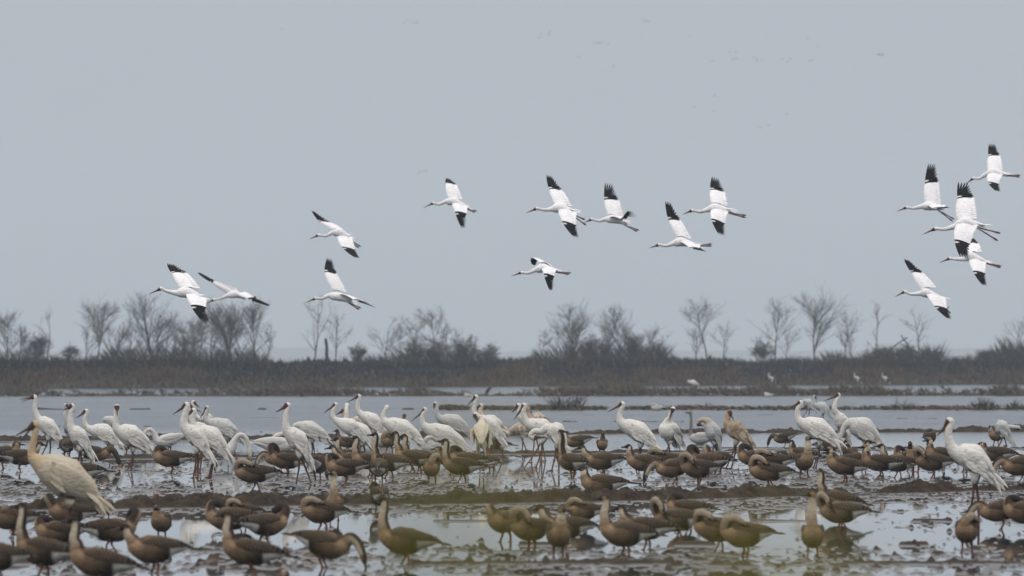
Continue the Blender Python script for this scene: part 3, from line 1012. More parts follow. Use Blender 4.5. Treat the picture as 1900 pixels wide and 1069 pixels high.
# ------------------------------------------------------------------ geese and swans
G_DARK = (.030, .022, .018)
def goose(cx, fy, yaw, pose, hy, label, S=1.0, kind='goose', tone=1.0, nz=0.0, jit=16, group=None, zoff=0.0, side=None, turn=None):
    rnd = random.Random(int(cx * 17 + fy * 3))
    if fy > 935: S *= .84; jit *= 1.5
    if side is None: side = 1 if rnd.random() < .62 else -1
    x0, d0, z0, s = footing(cx, fy)
    org = Vector((x0, d0, z0))
    a = R(yaw + rnd.uniform(-jit, jit))
    fw = Vector((math.cos(a), math.sin(a), 0)); lt = Vector((-math.sin(a), math.cos(a), 0))
    sit = pose in ('sit', 'sitrest', 'swim', 'swimrest')
    zd = (-.125 if sit else 0.0) * S + zoff
    swan = kind == 'swan'
    pitch = {'up': .14, 'feed': -.16, 'preen': .05, 'rest': .03, 'low': .06, 'sit': .02, 'sitrest': 0, 'swim': 0, 'swimrest': 0, 'stretch': .1}[pose] + rnd.uniform(-.05, .05)
    cp, sp_ = math.cos(pitch), math.sin(pitch)
    def Lc(f, l, z, tilt=True):
        if tilt:
            zz = z - .28
            f, z = f * cp - zz * sp_, .28 + f * sp_ + zz * cp
        return org + fw * (f * S) + lt * (l * S) + Vector((0, 0, z * S + zd))
    BP = [Lc(-.385, 0, .31), Lc(-.25, 0, .302), Lc(-.09, 0, .285), Lc(.09, 0, .278), Lc(.215, 0, .305), Lc(.265, 0, .365)]
    fat = rnd.uniform(1.06, 1.20) * (1.06 if fy > 935 else 1)
    BR = [(.018, .05), (.07, .085), (.128 * fat, .118 * fat), (.136 * fat, .125 * fat), (.118, .105), (.085, .075)]
    BR = [(p * S, q_ * S) for p, q_ in BR]
    nkr = .033 if not swan else .032
    if pose in ('up', 'sit', 'swim'):
        top = ((fy - hy) / s - z0 * 0) / S if hy else .70
        if sit: top += .125
        top = max(.50, min(1.25, top)) - .035
        zb = .40
        nl = top - zb
        NP = [Lc(.285, 0, zb + .03, True)]
        base = Lc(.285, 0, zb + .03)
        lean = rnd.uniform(-.02, .05)
        hx = .27 + lean
        NP += [Lc(.275 + .3 * lean, 0, zb + nl * .40, False), Lc(.255 + .7 * lean, 0, zb + nl * .78, False)]
        Hd = Lc(hx + .01, 0, top, False); ht = rnd.uniform(-.35, .35) * jit / 8 if turn is None else R(turn); hdv = (fw * math.cos(ht) + lt * math.sin(ht) + Vector((0, 0, -.08 + nz))).normalized()
    elif pose == 'low':
        NP = [Lc(.31, 0, .41), Lc(.34, 0, .46)]
        Hd = Lc(.375, 0, .515); hdv = (fw + Vector((0, 0, -.25))).normalized()
    elif pose == 'stretch':
        NP = [Lc(.34, 0, .37), Lc(.45, 0, .39), Lc(.54, 0, .40)]
        Hd = Lc(.62, 0, .41); hdv = (fw + Vector((0, 0, -.1))).normalized()
    elif pose in ('rest', 'sitrest', 'swimrest'):
        m = side
        e_ = rnd.uniform(-.02, .03)
        NP = [Lc(.275, .02 * m, .405), Lc(.27, .05 * m, .448 + e_), Lc(.215, .088 * m, .468 + e_), Lc(.145, .112 * m, .447 + e_)]
        Hd = Lc(.08, .125 * m, .412); hdv = (-fw + lt * .12 * m + Vector((0, 0, -.45))).normalized()
        if swan:
            NP = [Lc(.29, .02 * m, .42), Lc(.29, .06 * m, .49), Lc(.20, .09 * m, .51), Lc(.08, .10 * m, .48)]
            Hd = Lc(.0, .11 * m, .45)
    elif pose == 'preen':
        m = side
        e_ = rnd.uniform(-.03, .05)
        NP = [Lc(.31, .01 * m, .42), Lc(.335, .04 * m, .475 + e_ * .7), Lc(.295, .10 * m, .505 + e_), Lc(.23, .15 * m, .455 + e_ * .6)]
        Hd = Lc(.20, .168 * m, .38); hdv = (-fw * .6 + lt * .1 * m + Vector((0, 0, -.8))).normalized()
    elif pose == 'feed':
        NP = [Lc(.345, 0, .355, False), Lc(.425, 0, .30, False), Lc(.475, 0, .21, False)]
        if swan: NP = [Lc(.34, 0, .46, False), Lc(.43, 0, .53, False), Lc(.53, 0, .47, False), Lc(.57, 0, .33, False)]
        Hd = Lc(.505 if not swan else .585, 0, .115 if not swan else .2, False); hdv = (fw * .25 + Vector((0, 0, -1))).normalized()
    P = BP + NP; Rv = list(BR)
    n_n = len(NP)
    for i in range(n_n):
        f = (i + 1) / (n_n + 1)
        r = (.078 - .036 * min(1, f * 1.1)) * S * (.72 if swan or kind == 'cygnet' else 1)
        Rv.append((r, r))
    hi = len(P)
    P += [Hd - hdv * .012 * S, Hd + hdv * .028 * S, Hd + hdv * .062 * S]
    Rv += [(.046 * S, .037 * S), (.036 * S, .029 * S), (.022 * S, .019 * S)]
    tn = tone * rnd.uniform(.85, 1.12)
    W_ = (.60, .57, .53)
    def g_(c): return (c[0] * tn * 1.10, c[1] * tn * .97, c[2] * tn * .83)
    def colf(t, c):
        if swan:
            if t > hi - 2.6: return mixc(W_, (.62, .50, .30), .55 if kind == 'swan' and tone < 1 else .18)
            return W_
        if kind == 'cygnet':
            if t > 5.2: return (.20, .185, .17)
            return (.48, .46, .43)
        if t > hi + .95: return (.02, .016, .014)
        if t > hi - .45:
            if kind == 'dark': return (.05, .035, .028)
            return G_DARK if c > (-.1 if t < hi + 1 else -.5) or (pose in ('rest', 'preen', 'sitrest') and c > -.7) else (.23, .145, .08)
        if t > 5.15:
            f = (t - 5.15) / max(.1, hi - 6)
            if kind == 'dark': return mixc(g_((.12, .09, .065)), (.055, .04, .03), f * 1.4)
            return mixc(g_((.05, .035, .025)), G_DARK, f * 2) if c > (-.3 if pose in ('rest', 'preen', 'sitrest') else .32) else mixc(g_((.21, .155, .108)), (.46, .385, .285) if pose not in ('rest', 'sitrest', 'preen') else (.31, .25, .18), f * 1.3)
        if t > 3.7: return g_(mixc((.125, .094, .067), (.28, .212, .15), (t - 3.4) / 1.0)) if c < .5 else g_((.085, .062, .045))
        if t > 2.0: return g_(mixc((.034, .028, .022), (.120, .090, .064), (t - 2.0) / .9))
        if t > 1.6: return g_((.030, .025, .020)) if c < .3 else g_((.07, .055, .042))
        if t > .5: return (.46, .44, .40) if c < .22 else g_((.08, .062, .05))
        return (.42, .40, .36) if c < -.2 or t < .12 else g_((.07, .055, .045))
    b = MB()
    info = loft(b, P, Rv, colf, 14, 4)
    used = set()
    if not sit:
        lc = (.15, .056, .026) if not (swan or kind == 'cygnet') else (.02, .02, .02)
        if kind == 'dark': lc = (.22, .075, .03)
        st = rnd.uniform(-.06, .06)
        for i, sg in enumerate((1, -1)):
            hip = Lc(-.01, .055 * sg, .165)
            fp = org + fw * ((st * sg) * S) + lt * (.062 * sg * S) + Vector((0, 0, -.005))
            kn = hip.lerp(fp, .45) - fw * .02 * S
            grow_leg(b, info, 2.55 - .25 * i, sg, [hip, hip.lerp(fp, .15), kn, fp + Vector((0, 0, .015)), fp + fw * .035 * S + Vector((0, 0, -.006))],
                     [(.032 * S, .028 * S), (.017 * S, .017 * S), (.0115 * S, .0115 * S), (.0105 * S, .0105 * S), (.05 * S, .042 * S)],
                     colf(2.5, -1), lc, used)
    finish(b, used)
    name = 'swan' if (swan or kind == 'cygnet') else 'goose'
    e = empty(name, org)
    b.build('body', M_GOOSE if name == 'goose' else M_PLUME, e, org)
    bt = Hd + hdv * .148 * S
    if swan: cf = lambda t: (.55, .36, .03) if t < .55 else (.02, .02, .02)
    else: cf = lambda t: (.02, .018, .018)
    if kind == 'dark': cf = lambda t: (.30, .14, .07)
    cone_bill(Hd + hdv * .045 * S, bt, .021 * S, .008 * S, cf, flat=.85).build('bill', M_HORN, e, org)
    for sg in (1, -1):
        w = MB()
        WP = [Lc(.175, .085 * sg, .345), Lc(.07, .108 * sg, .345), Lc(-.10, .102 * sg, .347), Lc(-.255, .058 * sg, .348), Lc(-.425, .018 * sg, .335)]
        wr = [(.025, .02), (.072, .040), (.080, .040), (.055, .03), (.008, .008)]
        wr = [(p * S, q_ * S) for p, q_ in wr]
        k_ = rnd.uniform(0, 3)
        def wc(t, c):
            if swan: return W_
            if kind == 'cygnet': return (.46, .44, .41)
            if -.86 < c < -.55 and .6 < t < 3.0: return (.34, .31, .26)          # pale line along the flank
            if t > 2.9 and t < 3.9 and c > -.3:
                return (.018, .016, .014) if int(t * 9) % 3 else (.09, .076, .06)
            if t >= 3.8: return (.014, .013, .012)
            base = g_((.050, .040, .032))
            return g_((.155, .127, .10)) if (int((t + .25 * c) * 20 + k_) % 5 == 0 and c > -.6) else base
        loft(w, WP, wr, wc, 12, 20)
        bd = (WP[-1] - WP[1]).normalized()
        for j in range(4):
            p = Lc(-.24 - .05 * j, (.055 - .01 * j) * sg, .345 - .012 * j)
            col = W_ if swan else (g_((.035, .03, .026)) if j % 2 else g_((.06, .05, .042)))
            blade(w, p, bd + Vector((0, 0, -.10 + .05 * j)), Vector((0, 0, .8)) + lt * sg, .19 * S, .018 * S, .015 * S, col, None)
        w.build('wing', M_GOOSE if name == 'goose' else M_PLUME, e, org)
    tag(e, label, name, group or ('geese on the flooded field' if name == 'goose' else 'swans on the flooded field'))
    return e

# ------------------------------------------------------------------ cranes in flight
def flying(label, B, H, neck, N, C, tail, feet, far, near, feet2=None, fan=(1.0, 1.0), tips=None):
    """far / near wing = (root lead, root trail, wrist lead, wrist trail, tip) in photo pixels"""
    rnd = random.Random(int(B[0] * 7 + B[1]))
    Lpx = math.hypot(B[0] - C[0], B[1] - C[1]) + math.hypot(C[0] - feet[0], C[1] - feet[1])
    s = min(92, max(60, Lpx / 1.50))
    d0 = FPX / s
    def W(p, dz=0.0): return at_depth(p[0], p[1], d0 + dz)
    B3, H3, N3, C3, T3, F3 = W(B), W(H), W(N), W(C), W(tail), W(feet)
    org = C3.copy()
    hd = (B3 - H3).normalized()
    b = MB()
    P = [T3, T3.lerp(C3, .45), C3, C3.lerp(N3, .6), N3, W(neck), H3.lerp(W(neck), .35), H3, H3 + hd * .05, H3 + hd * .085]
    Rv = [(.02, .05), (.068, .085), (.112, .115), (.098, .105), (.058, .062), (.036, .036), (.031, .031), (.042, .036), (.033, .027), (.019, .016)]
    tan = rnd.random()
    def colf(t, c):
        if t > 7.25: return FACE
        if 4.5 < t < 6.7: return mixc(SNOW, (.5, .40, .27), .35 * tan)
        return SNOW
    info = loft(b, P, Rv, colf, 14, 4, up=Vector((0, -.35, 1)))
    used = set()
    n, m = info['n'], info['m']
    finish(b, used)
    e = empty('crane', org)
    b.build('body', M_PLUME, e, org)
    cone_bill(H3 + hd * .07, B3, .0215, .004, lambda t: mixc(FACE, (.11, .075, .06), t * 2), flat=.8).build('bill', M_HORN, e, org)
    # trailing legs
    ends = [F3 + Vector((0, .03, 0)), W(feet2) if feet2 else F3 + Vector((-.05, -.05, -.035))]
    for i, fe in enumerate(ends):
        lb = MB()
        st = C3.lerp(T3, .55) + Vector((0, .04 * (1 if i == 0 else -1), -.05))
        pts = [st, st.lerp(fe, .3), st.lerp(fe, .62), st.lerp(fe, .80), st.lerp(fe, .9), fe]
        rr = [.022, .014, .013, .017, .023, .006]
        loft(lb, pts, [(r, r * .9) for r in rr], lambda t, c: CLEG if t > .6 else SNOW, 6, 2)
        lb.build('leg', M_HORN, e, org)
    # tail plumes
    tb = MB()
    tdir = (T3 - C3).normalized()
    for j in range(13):
        p = T3 - tdir * rnd.uniform(.08, .2) + Vector((0, rnd.uniform(-.08, .08), rnd.uniform(-.03, .04)))
        blade(tb, p, tdir + Vector((rnd.uniform(-.2, .2), rnd.uniform(-.2, .2), rnd.uniform(-.25, .3))), Vector((0, -.4, 1)), rnd.uniform(.16, .27), .02, .01, SNOW)
    tb.build('tail', M_PLUME, e, org)
    for wi, (wing, sg) in enumerate(((far, 1), (near, -1))):
        RL, RT, WL, WT, TP = wing
        def mid(a, b_): return ((a[0] + b_[0]) / 2, (a[1] + b_[1]) / 2)
        mr, mw = mid(RL, RT), mid(WL, WT)
        l1 = math.hypot(mr[0] - mw[0], mr[1] - mw[1]) / s
        l2 = math.hypot(TP[0] - mw[0], TP[1] - mw[1]) / s
        a1 = math.sqrt(max(.02, .60 ** 2 - l1 ** 2)) * sg
        a2 = a1 + math.sqrt(max(.01, .42 ** 2 - l2 ** 2)) * sg
        r0 = .055 * sg
        rl, rt, wl, wt, tp = W(RL, r0), W(RT, r0), W(WL, r0 + a1), W(WT, r0 + a1), W(TP, r0 + a2)
        nrm = (wl - rl).cross(rt - rl)
        if nrm.z < 0: nrm = -nrm
        nrm.normalize()
        w = MB()
        NS, NC = 7, 6
        def panel(f, c):
            # bowed leading edge, thickness and camber
            le = rl.lerp(wl, f) + (wl - rl).length * .05 * math.sin(math.pi * f) * ((rl - rt).normalized())
            te = rt.lerp(wt, f)
            p = le.lerp(te, c)
            return p + nrm * (.05 * math.sin(math.pi * min(1, c * 1.15 + .06)) * (1 - .4 * f) + .05 * math.sin(math.pi * f * .8))
        idx = {}
        for layer in (0, 1):
            for i in range(NS + 1):
                for j in range(NC + 1):
                    f, c = i / NS, j / NC
                    th = .030 * (1 - f * .5) * (math.sin(math.pi * min(.97, c ** .6)) + .08)
                    p = panel(f, c) - nrm * (th if layer else 0)
                    if j == NC: p = p + (rt - rl).normalized() * rnd.uniform(-.012, .02)
                    idx[layer, i, j] = len(w.v)
                    w.v.append(tuple(p)); w.c.append(SNOW if rnd.random() > .1 else (.80, .75, .73))
        for i in range(NS):
            for j in range(NC):
                w.f.append((idx[0, i, j], idx[0, i + 1, j], idx[0, i + 1, j + 1], idx[0, i, j + 1]))
                w.f.append((idx[1, i, j], idx[1, i, j + 1], idx[1, i + 1, j + 1], idx[1, i + 1, j]))
            w.f.append((idx[0, i, 0], idx[1, i, 0], idx[1, i + 1, 0], idx[0, i + 1, 0]))
            w.f.append((idx[0, i, NC], idx[0, i + 1, NC], idx[1, i + 1, NC], idx[1, i, NC]))
        # secondaries: white feather ends along the trailing edge
        for i in range(12):
            f = (i + .5) / 12
            p = panel(f, .80) + nrm * .004
            dr = (rt.lerp(wt, f) - rl.lerp(wl, f))
            cl = dr.length
            blade(w, p, dr, nrm, cl * .24 + rnd.uniform(0, .02), .034, .0, SNOW, None, 3)
        w.build('wing', M_PLUME, e, org)
        # black hand with a white crescent at the wrist, and separate primaries
        h = MB()
        hv = tp - wl                                     # along the hand
        for i, (f, _) in enumerate(((0.0, 0), (.09, 0), (.10, 0), (.17, 0), (.18, 0), (.36, 0))):
            for j in range(7):
                c = j / 6
                lead = wl + hv * f
                trail = wt.lerp(wt + (tp - wt) * .30, f / .36)
                p = lead.lerp(trail, c) + nrm * (.05 * math.sin(math.pi * .8) + .02 * math.sin(math.pi * c) + .006)
                wht = i in (2, 3) and c < .27
                h.v.append(tuple(p)); h.c.append(SNOW if wht else BLACK)
        for i in range(5):
            for j in range(6):
                q = i * 7 + j
                h.f.append((q, q + 7, q + 8, q + 1))
        NPR = 9
        trl = (wt - wl)
        off = nrm * (.05 * math.sin(math.pi * .8) + .01)
        for j in range(NPR):
            c = j / (NPR - 1)
            base = (wl + hv * .28).lerp(wt.lerp(wt + (tp - wt) * .22, 1), c * .92) + off
            tipc = tp + trl * (.30 * c) * fan[wi] * (1 if c < .6 else 1)
            # tips run from the wing point back to the wrist's trailing corner
            tend = (tp + trl * (.40 * fan[wi])).lerp(wt + hv * .10, max(0, (c - .35) / .65) ** 1.1)
            tpos = tp.lerp(tp + trl * (.40 * fan[wi]), c / .35) if c < .35 else tend
            tpos = tpos - hv * .10 * (c if c < .35 else .35) * 1.2 + nrm * (.03 + .05 * (1 - c)) + Vector((0, rnd.uniform(-.01, .01), 0))
            if tips and wi == 1:
                q = c * (len(tips) - 1); i0 = min(int(q), len(tips) - 2)
                tpos = W(tips[i0], r0 + a2).lerp(W(tips[i0 + 1], r0 + a2), q - i0)
            dv = tpos - base
            blade(h, base - dv * .12 + nrm * .003 * j, dv, nrm, dv.length * 1.12, .0195 + .003 * (1 - c), 0, BLACK, None, 5)
        h.build('wing_tip', M_PLUME, e, org)
    tag(e, label, 'crane bird', 'white cranes gliding across the sky')
    return e

# ------------------------------------------------------------------ what stands where
def build_cranes():
    c = crane
    c('crane with wide open bill calling, outermost of the standing group', (114, 815), (71, 777), [(66, 764), (64.5, 753)], (63.5, 737), (36, 741.5), [(76, 849), (92, 850)], B2=(38.5, 746.5), C=(90, 794))
    c('crane half hidden behind its slender neighbour, bill pointing the other way', (137, 806, .35), (124, 782), [(121, 772), (122.5, 762)], (122, 752), (141, 765), [(119, 841), (126, 842)], C=(129, 795, .1), rb=.8, tint=(.52, .51, .49))
    c('slender upright crane with a russet face in front of a half hidden one', (167, 836), (132, 793), [(131, 782), (131, 768)], (133.5, 754), (117, 761), [(139, 873), (152.5, 878)], C=(147, 813), k=.3)
    c('crane with level back and low S-curved neck behind the brown-faced crane facing front', (222, 821), (168, 797), [(160, 791), (157, 780)], (159.5, 763.5), (140.5, 776), [(206, 843), (227, 857)], C=(194, 805))
    c('fluffed crane seen face on, bill hanging straight down its neck', (281, 830), (219, 797), [(214.5, 786), (215.5, 770)], (216.8, 755), (218, 772, -.22), [(237.6, 873), (243.5, 874)], C=(244, 812), k=.35, rb=1.12)
    c('headless-looking preening crane behind the fluffed one facing front', (225, 805, .2), (198, 778, -.1), [(194, 781), (193, 788)], (197, 793), (208, 797), [(203, 843), (211, 843)], C=(207, 787), rb=.95, tint=(.53, .52, .50))
    c('large cream-stained crane calling with open bill, blurred, legs among the geese', (184, 926), (68, 855), [(58.5, 840), (63, 815)], (65, 789), (24, 812), [(115, 996), (121, 997)], B2=(35, 823), C=(126, 893), tint=(.50, .425, .32), ntint=(.50, .35, .19), ref=996, seed=5, rb=1.16, nr=.78, coverts=1)
    c('crane with swollen neck leading the cluster of four cranes', (388, 838), (345, 794), [(341, 784), (344, 768)], (345.5, 752), (321, 769), [(359, 887), (367, 887)], C=(363, 812), nr=1.25)
    c('crane facing away from the cluster, its russet bill crossing a neighbouring head', (392, 815, .2), (360, 788, .1), [(354, 778), (351, 766)], (350, 753, .1), (373.5, 765), [(363, 878), (371, 878)], C=(375, 800, .2), rb=.8)
    c('farthest small crane of the cluster, only head and hump showing', (396, 782), (372, 778), [(363, 771), (360, 760)], (359, 747), (371, 757), [(381, 828), (386, 828)], C=(384, 777), rb=.8)
    c('crane with rounded pale grey wing and drooped bill at the back of the cluster', (444, 808), (388, 783), [(382, 775), (383, 766)], (384.5, 757), (371, 776), [(424, 851), (441, 853)], C=(418, 796), tint=(.52, .505, .475))
    c('foremost crane of the cluster with back sloping steeply to its tail', (423, 841), (364, 797), [(358, 786), (357, 774)], (359, 762.5), (337, 778), [(388, 886), (391, 887)], C=(393, 815), rb=1.05)
    c('tall slim crane striding alone with raised head and one foot forward', (573, 850), (532, 797), [(530, 783), (531, 767)], (533.5, 752.5), (511.5, 765), [(550, 898), (577, 897)], C=(553, 820), k=.3)
    c('fluffed preening crane with hidden head and one black wing tip showing', (610, 813), (556, 790), [(548, 790), (546, 795)], (551, 801), (561, 803), [(578, 853), (584, 853)], C=(575, 800), rb=1.05, black=True, tint=(.56, .53, .48))
    c('crane with dark red face and S-shaped neck in front of the brown-headed young one', (676, 812, .2), (627, 782), [(619, 775), (618, 764)], (622.5, 751), (601, 766), [(655, 843), (660, 845)], C=(650, 795))
    c('young crane with brown head, nearly hidden between two white necks', (684, 790, .4), (648, 782, .3), [(641, 776, .3), (638, 770, .3)], (637.5, 762, .3), (622, 770.5, .3), [(664, 830), (669, 830)], C=(665, 785, .3), juv=True, rb=.8)
    c('crane turned away so that no face shows, sloping back, in front of the brown-headed one', (700, 832), (646, 787), [(643, 778), (643, 765)], (644, 752, .05), (647, 762, .16), [(656, 843), (677, 843)], C=(671, 806), k=.2)
    c('tallest crane of the middle, straight raised neck and bill pointing down its side', (715, 798), (670, 769), [(664, 760), (664, 748)], (665.5, 735.5), (645, 746), [(690, 832), (696, 832)], C=(693, 784))
    c('crane with bill hidden behind a snow white neck, plumes ruffled on its back', (785, 820), (716, 783), [(711, 774), (714, 763)], (718, 755.5, .03), (711, 765, .2), [(738.5, 847), (744, 846)], C=(748, 800), rb=1.05, bust=1.6)
    c('brown-headed young crane showing just its head over the ruffled back', (766, 800, .3), (752, 790, .2), [(750, 785, .2), (750, 779, .2)], (750, 772, .2), (746, 777, .0), [(755, 828), (759, 828)], C=(758, 795, .3), juv=True, rb=.6)
    c('crane with long bill held low and level back, beside the sleeping swan', (866, 828), (792, 794), [(784, 784), (784, 771)], (788.5, 760.5), (763, 782), [(823, 850), (829, 851)], C=(826, 811), rb=1.05)
    c('crane behind with thin neck and face turned to the front, short bill view', (873, 802), (817, 777), [(811, 768), (810, 758)], (808, 749.5), (804.5, 758.5, -.1), [(840, 830), (845, 830)], C=(845, 787), k=.2, tint=(.52, .50, .48))
    c('tall crane raising its head highest over the bowed one', (931, 800, .3), (886, 776, .1), [(880, 767), (881, 752)], (883, 736.5), (867, 752), [(903, 846), (909, 846)], C=(906, 788, .2), rb=.85)
    c('crane with short-looking bill behind the tallest, neck stained buff', (934, 793), (897, 776), [(892, 769), (891, 761)], (892.5, 753), (885, 760.5), [(912, 834), (918, 834)], C=(914, 784), ntint=(.65, .50, .34), rb=.9)
    c('bowed crane pointing its bill straight down while striding away', (932, 815), (897, 778), [(889, 773)], (881.5, 769.5), (889, 792, -.1), [(915, 848), (936, 852)], C=(913, 793), rb=.95)
    c('cream crane seen from behind with wings drooped open, standing on thin legs', (893, 823, -.30), (894, 785, .25), [(896, 780, .33), (898, 786, .42)], (897, 795, .40), (895, 806, .32), [(891, 880), (897, 871)], C=(893, 804, 0), tint=(.60, .53, .41), rb=.85, bust=2.2, black=True, drape=True)
    c('white crane stretching its neck over the curled young bird, bill angled down', (1034, 812), (980, 787), [(974, 776), (971, 765)], (972.5, 752.5), (953.5, 779), [(972, 871), (995, 868)], C=(1008, 797), nr=1.0)
    c('crane directly behind, bill and eye peeping past the white neck', (1010, 798, .4), (972, 783, .35), [(965, 774, .35), (963, 763, .35)], (962, 753, .35), (949.5, 766, .35), [(986, 858), (1003, 859)], C=(990, 790, .4), rb=.75)
    c('crane with mottled buff back standing behind the stretching one', (1016, 787, .2), (984, 777), [(981, 772), (980.5, 764)], (980, 756), (988, 768, .2), [(1005, 856), (1012, 856)], C=(999, 781, .1), juv=True, ntint=(.62, .45, .3))
    c('young crane curling its rusty neck to preen its breast', (985, 803, .3), (951, 797), [(944, 803), (936, 801)], (931, 793), (926, 800.5), [(968, 840), (977, 839)], C=(965, 798, .1), juv=True, rb=.85)
    c('hunched preening crane, neck looped low and red bill laid along its side', (1050, 830), (1015, 795), [(1003, 801), (992, 800), (985, 806)], (990, 813), (1011.5, 811), [(1024, 873), (1037, 875)], C=(1032, 804), rb=1.12)
    c('crane standing alone in open water with bill tilted down, legs close together', (1219, 827), (1154, 785), [(1149.5, 774), (1151, 764)], (1154.5, 750), (1127, 764.5), [(1178.5, 866), (1184, 866)], C=(1186, 804))
    c('preening crane with ruffled open plumes, bowing its red face to its breast', (1263, 814, .3), (1240, 782, .05), [(1242.5, 774)], (1248.5, 759, -.05), (1240.5, 781.5, -.12), [(1228.5, 849), (1242.5, 848)], C=(1240, 801, .1), rb=1.32, black=True, bust=2.2)
    c('hunched grey-white crane reaching back with rusty head to preen its shoulder', (1334, 827, .1), (1314, 783), [(1305, 779), (1298, 781)], (1296, 787), (1307, 791, -.15), [(1315, 852), (1333, 843)], C=(1324, 803), tint=(.46, .45, .43), rb=1.1, black=True, ntint=(.40, .30, .2))
    c('cinnamon-brown young crane preening with its bill on its breast', (1389, 813), (1350, 786), [(1350, 778)], (1354, 765.5), (1361, 779, -.1), [(1347, 871), (1357.5, 869)], C=(1365, 800), juv=True, rb=1.15, tint=(.47, .40, .30))
    c('crane with orange-brown bill, full rounded body and curved neck, above the crowded geese', (1554, 817), (1487, 784), [(1480, 773), (1480, 760)], (1485, 748), (1462.5, 757.5), [(1510, 868), (1514, 868)], C=(1519, 799), rb=1.1)
    c('far small crane with hidden head and one leg lifted', (1510, 757), (1494, 744), [(1489, 746), (1488, 751)], (1490, 756), (1494, 760), [(1499.5, 778), (1490, 772)], C=(1501, 748.5), rb=.95, tint=(.50, .50, .49))
    c('far small crane standing upright with bill pointing aside', (1541, 769), (1512.5, 751.5), [(1510.5, 746.5), (1510.5, 741)], (1511, 736.5), (1516, 742), [(1517.7, 780), (1525, 782)], C=(1527, 757), tint=(.48, .48, .47))
    c('erect crane with head held high beside the hunched woolly one', (1572, 806), (1552, 767), [(1548, 758), (1551, 745)], (1555, 733.5), (1528, 744.5), [(1559.5, 847), (1565, 847)], C=(1562, 785), k=.6)
    c('hunched woolly crane, neck hanging down and head tucked to its breast', (1635, 826), (1577, 786), [(1567, 792), (1563, 803), (1559, 813)], (1565, 818.5), (1572, 824), [(1597, 866), (1605, 866)], C=(1603, 799), rb=1.2, tint=(.56, .535, .49))
    c('blurred white crane walking near the bank, bill hanging down', (1842, 881), (1772, 838), [(1763, 823), (1759.5, 803)], (1762, 782.5), (1738.5, 809), [(1795, 972), (1816, 973)], C=(1806, 854), ref=972, rb=1.05)
    c('hunched crane with long neck swung round to its side, apart at the edge', (1876, 814), (1850, 784), [(1862, 791), (1876, 792)], (1891, 794.5), (1876, 800), [(1853, 829), (1867, 827)], C=(1859, 795), rb=1.1, tint=(.52, .505, .475))
    # storks on the far shore
    g = 'storks on the far shore'
    for lab, x, y in (('stork with black wing tips standing at the far shore, alone before dark bank', 1430, 717), ('far stork leaning forward, between the lone one and the upright one', 1589, 716.5), ('most upright far stork, facing the lens', 1641, 716.5)):
        s = (y - YH) / HCAM
        u = lambda a, b: (x + a * s, y - b * s)
        crane(lab, u(.34, .40), u(-.12, .78), [u(-.17, .88), u(-.17, .98)], u(-.17, 1.08), u(-.32, .98) if x != 1641 else u(-.13, .96), [u(.02, 0), u(.08, 0)], C=u(.12, .60), stork=True, name='stork', cat='stork', group=g, tint=(.50, .48, .46), legcol=(.3, .1, .07))
    c('white crane crouched on the far shore, no legs showing', (1295, 713), (1279, 709), [(1277, 707)], (1279, 705), (1284, 707), [(1286, 717.5), (1288, 717.5)], C=(1286, 710), rb=1.0)

